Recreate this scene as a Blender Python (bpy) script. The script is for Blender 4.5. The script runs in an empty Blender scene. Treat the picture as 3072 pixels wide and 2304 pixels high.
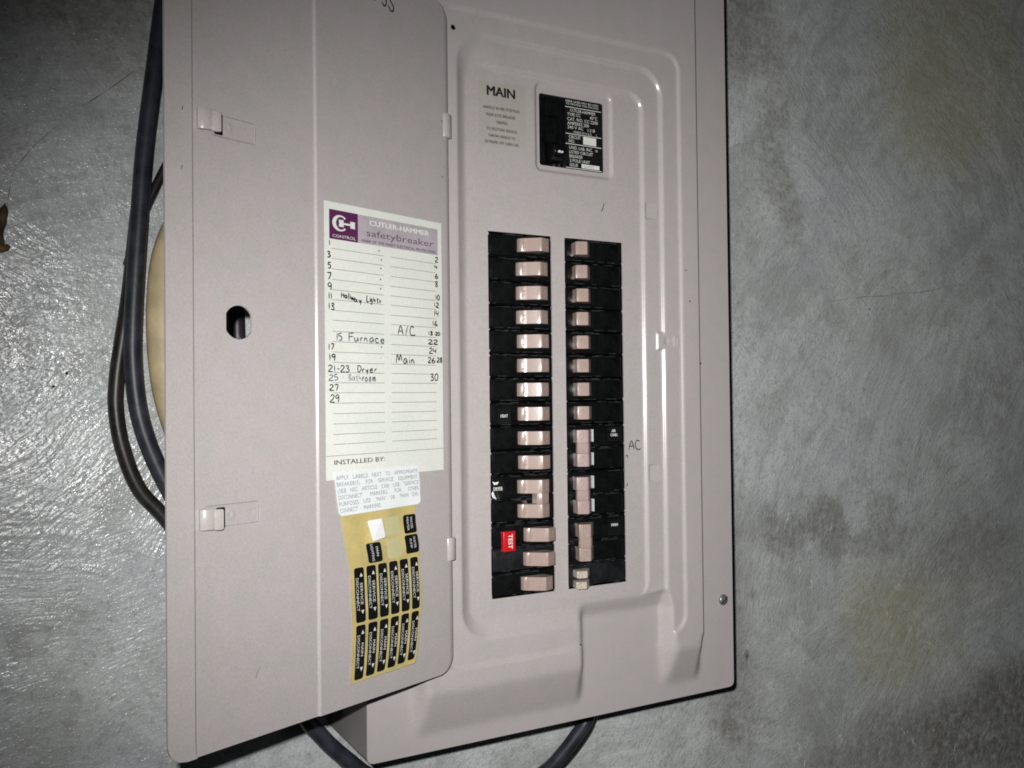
import bpy, bmesh, math, random
import numpy as np
from mathutils import Matrix, Vector
random.seed(4); rng = np.random.default_rng(4)
sc = bpy.context.scene
COL = sc.collection
MM = 0.001

# ------------------------------------------------------------------ camera
CAM = Vector((-0.33935, -0.64040, -0.13115))
RIGHT = Vector((0.86998935, -0.49294317, -0.0112053))
DOWN = Vector((-0.00204874, 0.01911142, -0.99981526))
FWD = Vector((0.49306625, 0.86985159, 0.01561682))
cd = bpy.data.cameras.new("camera"); cam = bpy.data.objects.new("camera", cd); COL.objects.link(cam)
cd.sensor_width = 36.0; cd.lens = 2770.5856 * 36 / 3072; cd.clip_start = 0.01; cd.clip_end = 50
m = Matrix.Identity(4)
for i in range(3):
    m[i][0] = RIGHT[i]; m[i][1] = -DOWN[i]; m[i][2] = -FWD[i]; m[i][3] = CAM[i]
cam.matrix_world = m
sc.camera = cam

# ------------------------------------------------------------------ light: only the camera's flash in a dark room
w = bpy.data.worlds.new("World"); sc.world = w; w.use_nodes = True
w.node_tree.nodes["Background"].inputs[0].default_value = (0.75, 0.85, 1.0, 1)
w.node_tree.nodes["Background"].inputs[1].default_value = 0.006
ld = bpy.data.lights.new("flash", 'SPOT'); flash = bpy.data.objects.new("flash", ld); COL.objects.link(flash)
ld.energy = 30.6; ld.color = (1.0, 0.985, 0.97); ld.shadow_soft_size = 0.006
ld.spot_size = math.radians(138); ld.spot_blend = 1.0
fpos = CAM - RIGHT * 0.022 - DOWN * 0.031
faim = FWD + RIGHT * 0.55 + DOWN * 0.15
flash.location = fpos
flash.scale = (1.0, 0.55, 1.0)      # a flash throws a wide, low beam
flash.rotation_euler = (-faim).to_track_quat('Z', 'Y').to_euler()
sc.view_settings.view_transform = 'Standard'; sc.view_settings.look = 'None'
sc.cycles.filter_width = 1.8
sc.view_settings.exposure = 0.0; sc.view_settings.gamma = 1.0

# ------------------------------------------------------------------ materials
def nodes_of(name):
    mt = bpy.data.materials.new(name); mt.use_nodes = True
    nt = mt.node_tree; return mt, nt, nt.nodes["Principled BSDF"]
def nd(nt, typ, **kw):
    n = nt.nodes.new(typ)
    for k, v in kw.items():
        if k in n.inputs: n.inputs[k].default_value = v
        else: setattr(n, k, v)
    return n
def mat(name, col, rough=0.4, spec=0.5, grain=0.06, gscale=900, mottle=0.05, mscale=35, bump=0.0, bscale=700, coat=0.0, hue=0.012):
    """procedural material: fine grain and soft blotches of the surface itself"""
    mt, nt, b = nodes_of(name); L = nt.links.new
    tc = nd(nt, 'ShaderNodeTexCoord')
    n1 = nd(nt, 'ShaderNodeTexNoise', Scale=gscale, Detail=2.0)
    n2 = nd(nt, 'ShaderNodeTexNoise', Scale=mscale, Detail=4.0)
    for n in (n1, n2): L(tc.outputs['Object'], n.inputs['Vector'])
    r1 = nd(nt, 'ShaderNodeMapRange'); r1.inputs['From Min'].default_value = .3; r1.inputs['From Max'].default_value = .7
    r1.inputs['To Min'].default_value = 1 - grain; r1.inputs['To Max'].default_value = 1 + grain
    L(n1.outputs['Fac'], r1.inputs['Value'])
    mx = nd(nt, 'ShaderNodeMix', data_type='RGBA', blend_type='MIX')
    ca = [c * (1 - mottle) for c in col]; cb = [c * (1 + mottle) for c in col]
    mx.inputs[6].default_value = (ca[0], ca[1] * (1 + hue), ca[2], 1); mx.inputs[7].default_value = (cb[0], cb[1] * (1 - hue), cb[2], 1)
    rr = nd(nt, 'ShaderNodeMapRange'); rr.inputs['From Min'].default_value = .35; rr.inputs['From Max'].default_value = .65
    L(n2.outputs['Fac'], rr.inputs['Value']); L(rr.outputs['Result'], mx.inputs[0])
    vm = nd(nt, 'ShaderNodeVectorMath', operation='SCALE')
    L(mx.outputs[2], vm.inputs[0]); L(r1.outputs['Result'], vm.inputs['Scale'])
    L(vm.outputs[0], b.inputs['Base Color'])
    b.inputs['Roughness'].default_value = rough; b.inputs['Specular IOR Level'].default_value = spec
    b.inputs['Coat Weight'].default_value = coat; b.inputs['Coat Roughness'].default_value = 0.15
    if bump:
        n3 = nd(nt, 'ShaderNodeTexNoise', Scale=bscale, Detail=3.0); L(tc.outputs['Object'], n3.inputs['Vector'])
        bp = nd(nt, 'ShaderNodeBump', Strength=1.0, Distance=bump * MM); L(n3.outputs['Fac'], bp.inputs['Height'])
        L(bp.outputs['Normal'], b.inputs['Normal'])
    return mt
M = {}
M['paint'] = mat('panel_paint', (0.480, 0.445, 0.437), rough=0.23, spec=0.5, grain=0.07, bump=0.02, bscale=500, mscale=70, mottle=0.03, hue=0.022)
M['box'] = mat('enclosure_paint', (0.30, 0.28, 0.28), rough=0.5)
M['black'] = mat('black_plastic', (0.0055, 0.006, 0.006), rough=0.22, spec=0.45, grain=0.3, mottle=0.3, mscale=120, bump=0.03, bscale=300)
M['dusty'] = mat('dusty_black_plastic', (0.013, 0.014, 0.015), rough=0.35, spec=0.4, grain=0.3, mottle=0.4, mscale=90)
M['edgeglint'] = mat('scuffed_edge_highlight', (0.055, 0.058, 0.060), rough=0.45, spec=0.4, grain=0.3, mottle=0.5, mscale=200)  # grey that paints edge highlights and dusty scratches onto the black
M['scratch'] = mat('rubbed_paint', (0.34, 0.33, 0.325), rough=0.4)
M['cavity'] = mat('dark_interior', (0.006, 0.006, 0.006), rough=0.6, spec=0.2)
M['tan'] = mat('tan_plastic', (0.365, 0.276, 0.238), rough=0.25, spec=0.5, bump=0.03, bscale=450)
M['ivory'] = mat('pale_ivory_plastic', (0.50, 0.44, 0.37), rough=0.35, spec=0.4)
M['pink'] = mat('pinkish_plastic', (0.375, 0.275, 0.255), rough=0.36, bump=0.05, bscale=450)
M['paper'] = mat('cream_paper', (0.75, 0.775, 0.71), rough=0.75, spec=0.2, mottle=0.035, mscale=28)
M['white'] = mat('white_paper', (0.80, 0.84, 0.84), rough=0.6, spec=0.3, mottle=0.02)
M['blank'] = mat('white_plastic_film', (0.86, 0.86, 0.87), rough=0.5, spec=0.3, mottle=0.01)
M['yellow'] = mat('yellowed_backing_paper', (0.56, 0.46, 0.19), rough=0.45, spec=0.4, mottle=0.12, mscale=55)
M['pale'] = mat('pale_backing_paper', (0.55, 0.52, 0.29), rough=0.45, spec=0.4, mottle=0.05)
M['stick'] = mat('black_vinyl', (0.007, 0.008, 0.0075), rough=0.45, spec=0.35, grain=0.2, mottle=0.3)
M['inkw'] = mat('white_print', (0.72, 0.73, 0.70), rough=0.6, spec=0.2)
M['inkd'] = mat('dark_print', (0.02, 0.018, 0.02), rough=0.6, spec=0.2)
M['inkg'] = mat('grey_print', (0.23, 0.27, 0.28), rough=0.6, spec=0.2)
M['inkl'] = mat('line_print', (0.33, 0.31, 0.30), rough=0.6, spec=0.2)
M['inkb'] = mat('brown_print', (0.16, 0.11, 0.11), rough=0.6, spec=0.2)
M['mark'] = mat('black_marker_ink', (0.012, 0.014, 0.016), rough=0.5, spec=0.3)
M['fade'] = mat('faded_violet_ink', (0.10, 0.10, 0.15), rough=0.6, spec=0.2, mottle=0.5, mscale=120)
M['faint'] = mat('worn_grey_ink', (0.36, 0.37, 0.38), rough=0.6, spec=0.2, mottle=0.3, mscale=150)
M['purple'] = mat('purple_print', (0.105, 0.022, 0.085), rough=0.5, spec=0.3, mottle=0.1)
M['lilac'] = mat('faded_lilac_print', (0.44, 0.40, 0.43), rough=0.6, spec=0.2, mottle=0.08, mscale=70)
M['lilactext'] = mat('purple_lettering', (0.15, 0.07, 0.13), rough=0.6, spec=0.2)
M['clear'] = mat('clear_film_label', (0.450, 0.425, 0.388), rough=0.3, spec=0.5, mottle=0.03)
M['red'] = mat('red_plastic', (0.58, 0.012, 0.02), rough=0.3, spec=0.5, grain=0.03)
M['steel'] = mat('zinc_plated_steel', (0.30, 0.31, 0.31), rough=0.35, spec=0.6, mottle=0.15, mscale=300)
M['steel'].node_tree.nodes["Principled BSDF"].inputs['Metallic'].default_value = 0.6
M['cable'] = mat('black_cable_sheath', (0.033, 0.036, 0.047), rough=0.42, spec=0.5, grain=0.2, mottle=0.35, mscale=70, bump=0.12, bscale=150)
M['cable2'] = mat('dark_brown_cable_sheath', (0.024, 0.022, 0.021), rough=0.38, spec=0.5, grain=0.2, mottle=0.35, mscale=90, bump=0.12, bscale=150)
M['cable3'] = mat('dusty_grey_cable_sheath', (0.035, 0.034, 0.030), rough=0.5, spec=0.4, grain=0.2, mottle=0.3, mscale=90, bump=0.1, bscale=150)
M['cream'] = mat('cream_cable_sheath', (0.58, 0.475, 0.28), rough=0.5, spec=0.4, mottle=0.16, mscale=50, bump=0.2, bscale=60)
M['rust'] = mat('rusty_brown_metal', (0.11, 0.080, 0.032), rough=0.6, spec=0.3, mottle=0.6, mscale=110, bump=0.5, bscale=160)
M['rusttip'] = mat('amber_brown_metal', (0.15, 0.08, 0.03), rough=0.5, spec=0.4, mottle=0.6, mscale=150, bump=0.5, bscale=180)
M['grime'] = mat('dark_grime', (0.03, 0.03, 0.026), rough=0.8, spec=0.1)
M['seam'] = mat('dark_seam', (0.22, 0.20, 0.20), rough=0.7)  # dark grey of the open lanced seams and one door scuff
M['crack'] = mat('hairline_crack', (0.17, 0.16, 0.14), rough=0.8, spec=0.1)
M['chip_glint'] = mat('pale_chip_and_glint', (0.85, 0.85, 0.83), rough=0.5, spec=0.4)  # chips in the wall paint, also the glint painted on the main handle

def wall_material():
    mt, nt, b = nodes_of('painted_concrete'); L = nt.links.new
    tc = nd(nt, 'ShaderNodeTexCoord'); P = tc.outputs['Object']
    def noise(scale, detail=4, rough=.55, vec=None, dist=0.0):
        n = nd(nt, 'ShaderNodeTexNoise', Scale=scale, Detail=detail, Roughness=rough, Distortion=dist); L(vec or P, n.inputs['Vector']); return n.outputs['Fac']
    def rng_(v, a, b_, c, d, smooth=False):
        r = nd(nt, 'ShaderNodeMapRange'); 
        if smooth: r.interpolation_type = 'SMOOTHSTEP'
        for k, x in zip(('From Min', 'From Max', 'To Min', 'To Max'), (a, b_, c, d)): r.inputs[k].default_value = x
        L(v, r.inputs['Value']); return r.outputs['Result']
    def mth(op, a, b_=None):
        n = nd(nt, 'ShaderNodeMath', operation=op)
        for i, x in enumerate((a, b_)):
            if x is None: continue
            if isinstance(x, (int, float)): n.inputs[i].default_value = x
            else: L(x, n.inputs[i])
        return n.outputs[0]
    def mixc(f, a, b_):
        n = nd(nt, 'ShaderNodeMix', data_type='RGBA')
        if isinstance(f, float): n.inputs[0].default_value = f
        else: L(f, n.inputs[0])
        for i, x in ((6, a), (7, b_)):
            if isinstance(x, tuple): n.inputs[i].default_value = (*x, 1)
            else: L(x, n.inputs[i])
        return n.outputs[2]
    # trowel strokes: every patch has a direction of its own
    def strokes(vscale, seed, fine, stretch):
        mp = nd(nt, 'ShaderNodeMapping'); mp.inputs['Location'].default_value = (seed, 0, seed * .7)
        wob = nd(nt, 'ShaderNodeTexNoise', Scale=9.0, Detail=2.0); L(P, wob.inputs['Vector'])
        ad = nd(nt, 'ShaderNodeVectorMath', operation='MULTIPLY_ADD'); L(wob.outputs['Color'], ad.inputs[0]); ad.inputs[1].default_value = (.05, 0, .05); L(P, ad.inputs[2])
        L(ad.outputs[0], mp.inputs['Vector'])
        vo = nd(nt, 'ShaderNodeTexVoronoi', feature='F1', Scale=vscale); L(mp.outputs[0], vo.inputs['Vector'])
        sub = nd(nt, 'ShaderNodeVectorMath', operation='SUBTRACT'); L(mp.outputs[0], sub.inputs[0]); L(vo.outputs['Position'], sub.inputs[1])
        sep = nd(nt, 'ShaderNodeSeparateColor'); L(vo.outputs['Color'], sep.inputs[0])
        ang = rng_(sep.outputs[0], 0, 1, -.9, 1.3)
        ro = nd(nt, 'ShaderNodeVectorRotate', rotation_type='AXIS_ANGLE'); ro.inputs['Axis'].default_value = (0, 1, 0)
        L(sub.outputs[0], ro.inputs['Vector']); L(ang, ro.inputs['Angle'])
        # bend the strokes into arcs
        sx = nd(nt, 'ShaderNodeSeparateXYZ'); L(ro.outputs[0], sx.inputs[0])
        z2 = mth('ADD', sx.outputs['Z'], mth('MULTIPLY', mth('MULTIPLY', sx.outputs['X'], sx.outputs['X']), 2.2))
        cx = nd(nt, 'ShaderNodeCombineXYZ'); L(mth('MULTIPLY', sx.outputs['X'], 1.0 / stretch), cx.inputs['X']); L(z2, cx.inputs['Z']); L(mth('MULTIPLY', sep.outputs[1], 9.0), cx.inputs['Y'])
        return noise(fine, 3, .6, cx.outputs[0])
    s1 = strokes(7.0, 0.37, 330, 4.5)
    s2 = strokes(5.1, 2.11, 75, 7.0)
    blob = noise(240, 3, .62)
    big = noise(5.5, 5, .6)
    mid = noise(26, 5, .65, dist=.6)
    fine = noise(620, 2, .5)
    nub = rng_(noise(380, 2, .5), .55, .74, 0, 1, True)
    # colour: cloudy paint over old cement, cool grey with warmer worn places
    c = mixc(rng_(big, .36, .64, 0, 1), (0.52, 0.548, 0.54), (0.77, 0.815, 0.81))
    c = mixc(rng_(noise(3.6, 3, .5, dist=.3), .50, .66, 0, .6), c, (0.60, 0.665, 0.69))
    c = mixc(rng_(mid, .42, .64, .0, .6), c, (0.84, 0.875, 0.87))
    c = mixc(rng_(noise(9.5, 5, .68, dist=.5), .50, .70, 0, .62), c, (0.42, 0.43, 0.405))
    c = mixc(rng_(noise(38, 5, .7, dist=.8), .53, .70, 0, .6), c, (0.42, 0.43, 0.41))
    c = mixc(rng_(s2, .46, .72, 0, .38), c, (0.40, 0.41, 0.40))
    c = mixc(rng_(s1, .56, .76, 0, .14), c, (0.86, 0.90, 0.90))
    c = mixc(rng_(noise(170, 4, .75), .52, .70, 0, .7), c, (0.38, 0.385, 0.365))
    c = mixc(rng_(noise(210, 3, .6), .67, .76, 0, .8), c, (0.92, 0.94, 0.94))
    grit = rng_(noise(85, 5, .75), .36, .62, .45, 1.5)
    def at(x, z, rx, rz, soft=.45, warp=.06):
        wv = nd(nt, 'ShaderNodeTexNoise', Scale=11.0, Detail=4.0); L(P, wv.inputs['Vector'])
        ad = nd(nt, 'ShaderNodeVectorMath', operation='MULTIPLY_ADD'); L(wv.outputs['Color'], ad.inputs[0]); ad.inputs[1].default_value = (warp * 2, 0, warp * 2); L(P, ad.inputs[2])
        sb = nd(nt, 'ShaderNodeVectorMath', operation='SUBTRACT'); L(ad.outputs[0], sb.inputs[0]); sb.inputs[1].default_value = (x + warp, 0, z + warp)
        ml = nd(nt, 'ShaderNodeVectorMath', operation='MULTIPLY'); L(sb.outputs[0], ml.inputs[0]); ml.inputs[1].default_value = (1 / rx, 0, 1 / rz)
        ln = nd(nt, 'ShaderNodeVectorMath', operation='LENGTH'); L(ml.outputs[0], ln.inputs[0])
        return rng_(ln.outputs['Value'], soft, 1.15, 1, 0, True)
    for (x, z, rx, rz, a) in STAINS_YELLOW:
        c = mixc(mth('MULTIPLY', mth('MULTIPLY', at(x, z, rx, rz), grit), a), c, (0.50, 0.475, 0.27))
    for (x, z, rx, rz, a) in PATCHES_DARK:
        c = mixc(mth('MULTIPLY', mth('MULTIPLY', at(x, z, rx, rz), grit), a), c, (0.25, 0.24, 0.21))
    for (x, z, rx, rz, a) in STAINS_BROWN:
        c = mixc(mth('MULTIPLY', mth('MULTIPLY', at(x, z, rx, rz, .2, .012), grit), a), c, (0.16, 0.085, 0.065))
    for (x, z, rx, rz, a) in STAINS_PALE:
        c = mixc(mth('MULTIPLY', mth('MULTIPLY', at(x, z, rx, rz, .2, .03), grit), a), c, (0.64, 0.67, 0.67))
    c = mixc(rng_(fine, .35, .7, 0, .3), c, (0.24, 0.24, 0.235))
    L(c, b.inputs['Base Color'])
    h = mth('ADD', mth('MULTIPLY', s1, .85), mth('MULTIPLY', s2, 1.3))
    h = mth('ADD', h, mth('MULTIPLY', blob, .45))
    h = mth('ADD', h, mth('MULTIPLY', mid, .5))
    h = mth('ADD', h, mth('MULTIPLY', nub, .3))
    bp = nd(nt, 'ShaderNodeBump', Strength=1.0, Distance=0.00085); L(h, bp.inputs['Height']); L(bp.outputs['Normal'], b.inputs['Normal'])
    L(rng_(noise(60, 3), .3, .7, .15, .34), b.inputs['Roughness'])
    b.inputs['Specular IOR Level'].default_value = 0.75
    return mt
STAINS_YELLOW = [(.74, .30, .20, .18, .42), (.68, .20, .09, .09, .25), (.575, -.385, .10, .12, .32), (.62, -.42, .12, .09, .3), (.76, -.36, .10, .06, .2)]
PATCHES_DARK = [(.42, -.275, .10, .028, .5), (.55, -.285, .14, .022, .35), (.42, .12, .035, .10, .4), (.36, .27, .07, .07, .5), (.80, -.56, .22, .10, .75), (.55, -.55, .16, .05, .5), (.36, -.47, .05, .05, .3), (-.32, .19, .16, .09, .55), (.72, -.33, .12, .05, .3), (.33, -.36, .05, .16, .4)]  # smudges, and darker patches in the top left and bottom right corners
STAINS_BROWN = [(.37, -.345, .010, .008, .6), (.335, -.475, .02, .010, .4), (.345, -.49, .012, .006, .4), (.36, -.41, .004, .008, .7)]
STAINS_PALE = [(.60, -.10, .10, .10, .35), (.70, -.11, .02, .02, .5), (.37, -.32, .035, .10, .4), (.46, -.44, .014, .01, .6), (.60, .10, .08, .06, .3)]
M['wall'] = wall_material()

# ------------------------------------------------------------------ object helpers
def link(name, me, parent=None, mt=None):
    o = bpy.data.objects.new(name, me); COL.objects.link(o)
    if mt is not None:
        me.materials.clear()
        for k in (mt if isinstance(mt, (list, tuple)) else [mt]): me.materials.append(k)
    if parent is not None: o.parent = parent
    return o
def tag(o, label, cat, group=None):
    o['label'] = label; o['category'] = cat
    if group: o['group'] = group
    return o
def thing(name, label, cat, loc=(0, 0, 0), group=None):
    o = bpy.data.objects.new(name, None); COL.objects.link(o); o.empty_display_size = .02
    o.location = loc; return tag(o, label, cat, group)
def mesh(name, V, F, smooth=False):
    me = bpy.data.meshes.new(name); me.from_pydata([tuple(v) for v in V], [], [tuple(f) for f in F]); me.validate()
    if smooth: me.polygons.foreach_set('use_smooth', [True] * len(me.polygons))
    me.update(); return me
def bm_mesh(name, bm, smooth_angle=None):
    bmesh.ops.recalc_face_normals(bm, faces=bm.faces)
    me = bpy.data.meshes.new(name); bm.to_mesh(me); bm.free()
    if smooth_angle:
        me.polygons.foreach_set('use_smooth', [True] * len(me.polygons)); me.set_sharp_from_angle(angle=math.radians(smooth_angle))
    return me
def add_box(bm, x0, x1, y0, y1, z0, z1, bev=0.0, seg=2):
    r = bmesh.ops.create_cube(bm, size=1.0); vs = r['verts']
    for v in vs:
        v.co = Vector(((x0 + x1) / 2 + v.co.x * (x1 - x0), (y0 + y1) / 2 + v.co.y * (y1 - y0), (z0 + z1) / 2 + v.co.z * (z1 - z0))) * MM
    if bev:
        es = list({e for v in vs for e in v.link_edges})
        bmesh.ops.bevel(bm, geom=es, offset=bev * MM, segments=seg, affect='EDGES', profile=.5)
def extrude_profile(bm, pts, z0, z1, fn=lambda a, p, z: (a, -p, z), bev=0.0):
    """prism with outline pts (a,p) between z0 and z1 (mm)"""
    lo = [bm.verts.new(Vector(fn(a, p, z0)) * MM) for a, p in pts]; hi = [bm.verts.new(Vector(fn(a, p, z1)) * MM) for a, p in pts]
    n = len(pts); fs = []
    for i in range(n): fs.append(bm.faces.new((lo[i], lo[(i + 1) % n], hi[(i + 1) % n], hi[i])))
    e1 = bm.faces.new(lo[::-1]); e2 = bm.faces.new(hi)
    if bev:
        es = list(e1.edges) + list(e2.edges)
        bmesh.ops.bevel(bm, geom=es, offset=bev * MM, segments=2, affect='EDGES', profile=.5)
def tube(name, pts, r, mt, parent=None, seg=14, sub=6, squash=1.0):
    """smooth tube through pts (metres)"""
    P = [Vector(p) for p in pts]; Q = []
    for i in range(len(P) - 1):
        p0, p1, p2, p3 = P[max(i - 1, 0)], P[i], P[i + 1], P[min(i + 2, len(P) - 1)]
        for k in range(sub):
            t = k / sub
            Q.append(.5 * ((2 * p1) + (p2 - p0) * t + (2 * p0 - 5 * p1 + 4 * p2 - p3) * t * t + (3 * p1 - p0 - 3 * p2 + p3) * t ** 3))
    Q.append(P[-1]); V = []; F = []; up = Vector((0, 1, 0))
    for i, q in enumerate(Q):
        d = (Q[min(i + 1, len(Q) - 1)] - Q[max(i - 1, 0)]).normalized(); s = d.cross(up).normalized(); u = s.cross(d)
        rr = r(i / (len(Q) - 1)) if callable(r) else r
        for k in range(seg):
            a = 2 * math.pi * k / seg; V.append(q + s * (rr * math.cos(a)) + u * (rr * squash * math.sin(a)))
    for i in range(len(Q) - 1):
        for k in range(seg):
            F.append((i * seg + k, i * seg + (k + 1) % seg, (i + 1) * seg + (k + 1) % seg, (i + 1) * seg + k))
    F.append(tuple(range(seg))[::-1]); F.append(tuple(range((len(Q) - 1) * seg, len(Q) * seg)))
    return link(name, mesh(name, V, F, True), parent, mt)

# ---- flat print: lettering from the built-in font, and hand strokes, mapped onto any surface
_fc = {}
def glyphs(txt, bold=0.0):
    key = (txt, bold)
    if key in _fc: return _fc[key]
    cu = bpy.data.curves.new('lettering_curve', 'FONT'); cu.body = txt; cu.resolution_u = 2; cu.offset = bold
    ob = bpy.data.objects.new('lettering_curve', cu); me = ob.to_mesh()
    V = np.array([v.co[:2] for v in me.vertices]) if len(me.vertices) else np.zeros((0, 2)); F = [tuple(p.vertices) for p in me.polygons]
    ob.to_mesh_clear(); bpy.data.objects.remove(ob); bpy.data.curves.remove(cu)
    _fc[key] = (V, F); return V, F
CAPH = glyphs('H')[0][:, 1].max()
class Ink:
    """collects flat faces in a local (X right, Y down, mm) frame, mapped by fn(X,Y,off)->metres"""
    def __init__(s, fn): s.fn = fn; s.V = []; s.F = []; s.k = 0
    def text(s, txt, x0, x1, base, cap, bold=0.0, turn=False, off=0.0):
        if bold:
            d = bold * 5 * cap
            for k, q in enumerate((-1, 0, 1)): s.text(txt, x0 + d * q + d, x1 + d * q - d, base + .3 * d * q, cap, 0, False, off + .012 * k)
            return
        V, F = glyphs(txt)
        if not len(V): return
        xs = (x1 - x0) / (V[:, 0].max() - V[:, 0].min()); ys = cap / CAPH
        X = x0 + (V[:, 0] - V[:, 0].min()) * xs; Y = base - V[:, 1] * ys
        n = len(s.V)
        s.V += [s.fn(a, b, off) for a, b in zip(X, Y)]; s.F += [tuple(n + i for i in f) for f in F]
    def textv(s, txt, y0, y1, xbase, cap, bold=0.0):
        """reading downwards: letters' tops point right"""
        V, F = glyphs(txt); sc_ = (y1 - y0) / (V[:, 0].max() - V[:, 0].min())
        for k, q in enumerate((-1, 1) if bold else (0,)):
            Y = y0 + (V[:, 0] - V[:, 0].min()) * sc_ + q * .04 * cap; X = xbase + V[:, 1] * cap / CAPH + q * .03 * cap
            n = len(s.V); s.V += [s.fn(a, b, .012 * k) for a, b in zip(X, Y)]; s.F += [tuple(n + i for i in f) for f in F]
    def poly(s, pts, off=0.0):
        n = len(s.V); s.V += [s.fn(a, b, off) for a, b in pts]; s.F.append(tuple(range(n, n + len(pts))))
    def line(s, x0, y0, x1, y1, w_, n=6):
        d = np.array([x1 - x0, y1 - y0]); L_ = np.hypot(*d); q = np.array([-d[1], d[0]]) / L_ * w_ / 2
        k = len(s.V)
        for i in range(n + 1):
            p = np.array([x0, y0]) + d * i / n
            s.V += [s.fn(*(p + q), 0), s.fn(*(p - q), 0)]
        s.F += [(k + 2 * i, k + 2 * i + 2, k + 2 * i + 3, k + 2 * i + 1) for i in range(n)]
    def stroke(s, pts, w_):
        P = np.array(pts, float); Q = []
        if len(P) > 2:
            for i in range(len(P) - 1):
                p0, p1, p2, p3 = P[max(i - 1, 0)], P[i], P[i + 1], P[min(i + 2, len(P) - 1)]
                for t in (0, .25, .5, .75): Q.append(.5 * (2 * p1 + (p2 - p0) * t + (2 * p0 - 5 * p1 + 4 * p2 - p3) * t * t + (3 * p1 - p0 - 3 * p2 + p3) * t ** 3))
            Q.append(P[-1])
        else: Q = [P[0], (P[0] + P[1]) / 2 + rng.normal(0, .03, 2), P[1]]
        Q = np.array(Q); s.k += 1; off = .012 * (s.k % 7); k = len(s.V)
        for i, q in enumerate(Q):
            d = Q[min(i + 1, len(Q) - 1)] - Q[max(i - 1, 0)]; d = d / (np.hypot(*d) + 1e-9); nrm = np.array([-d[1], d[0]])
            ww = w_ * (.5 if i in (0, len(Q) - 1) else 1) * rng.uniform(.85, 1.15) / 2
            s.V += [s.fn(*(q + nrm * ww), off), s.fn(*(q - nrm * ww), off)]
        s.F += [(k + 2 * i, k + 2 * i + 2, k + 2 * i + 3, k + 2 * i + 1) for i in range(len(Q) - 1)]
    def hand(s, txt, x0, x1, ytop, ybot, w_=.75, jit=.04):
        wd = sum(GW.get(c, .62) for c in txt); x = 0.0
        for c in txt:
            for st in GL.get(c, ()):
                pts = [(x0 + (x + a) / wd * (x1 - x0) + rng.normal(0, jit), ybot - b * (ybot - ytop) + rng.normal(0, jit)) for a, b in st]
                s.stroke(pts, w_)
            x += GW.get(c, .62)
    def build(s, name, mt, parent): return link(name, mesh(name, s.V, s.F), parent, mt)
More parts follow.
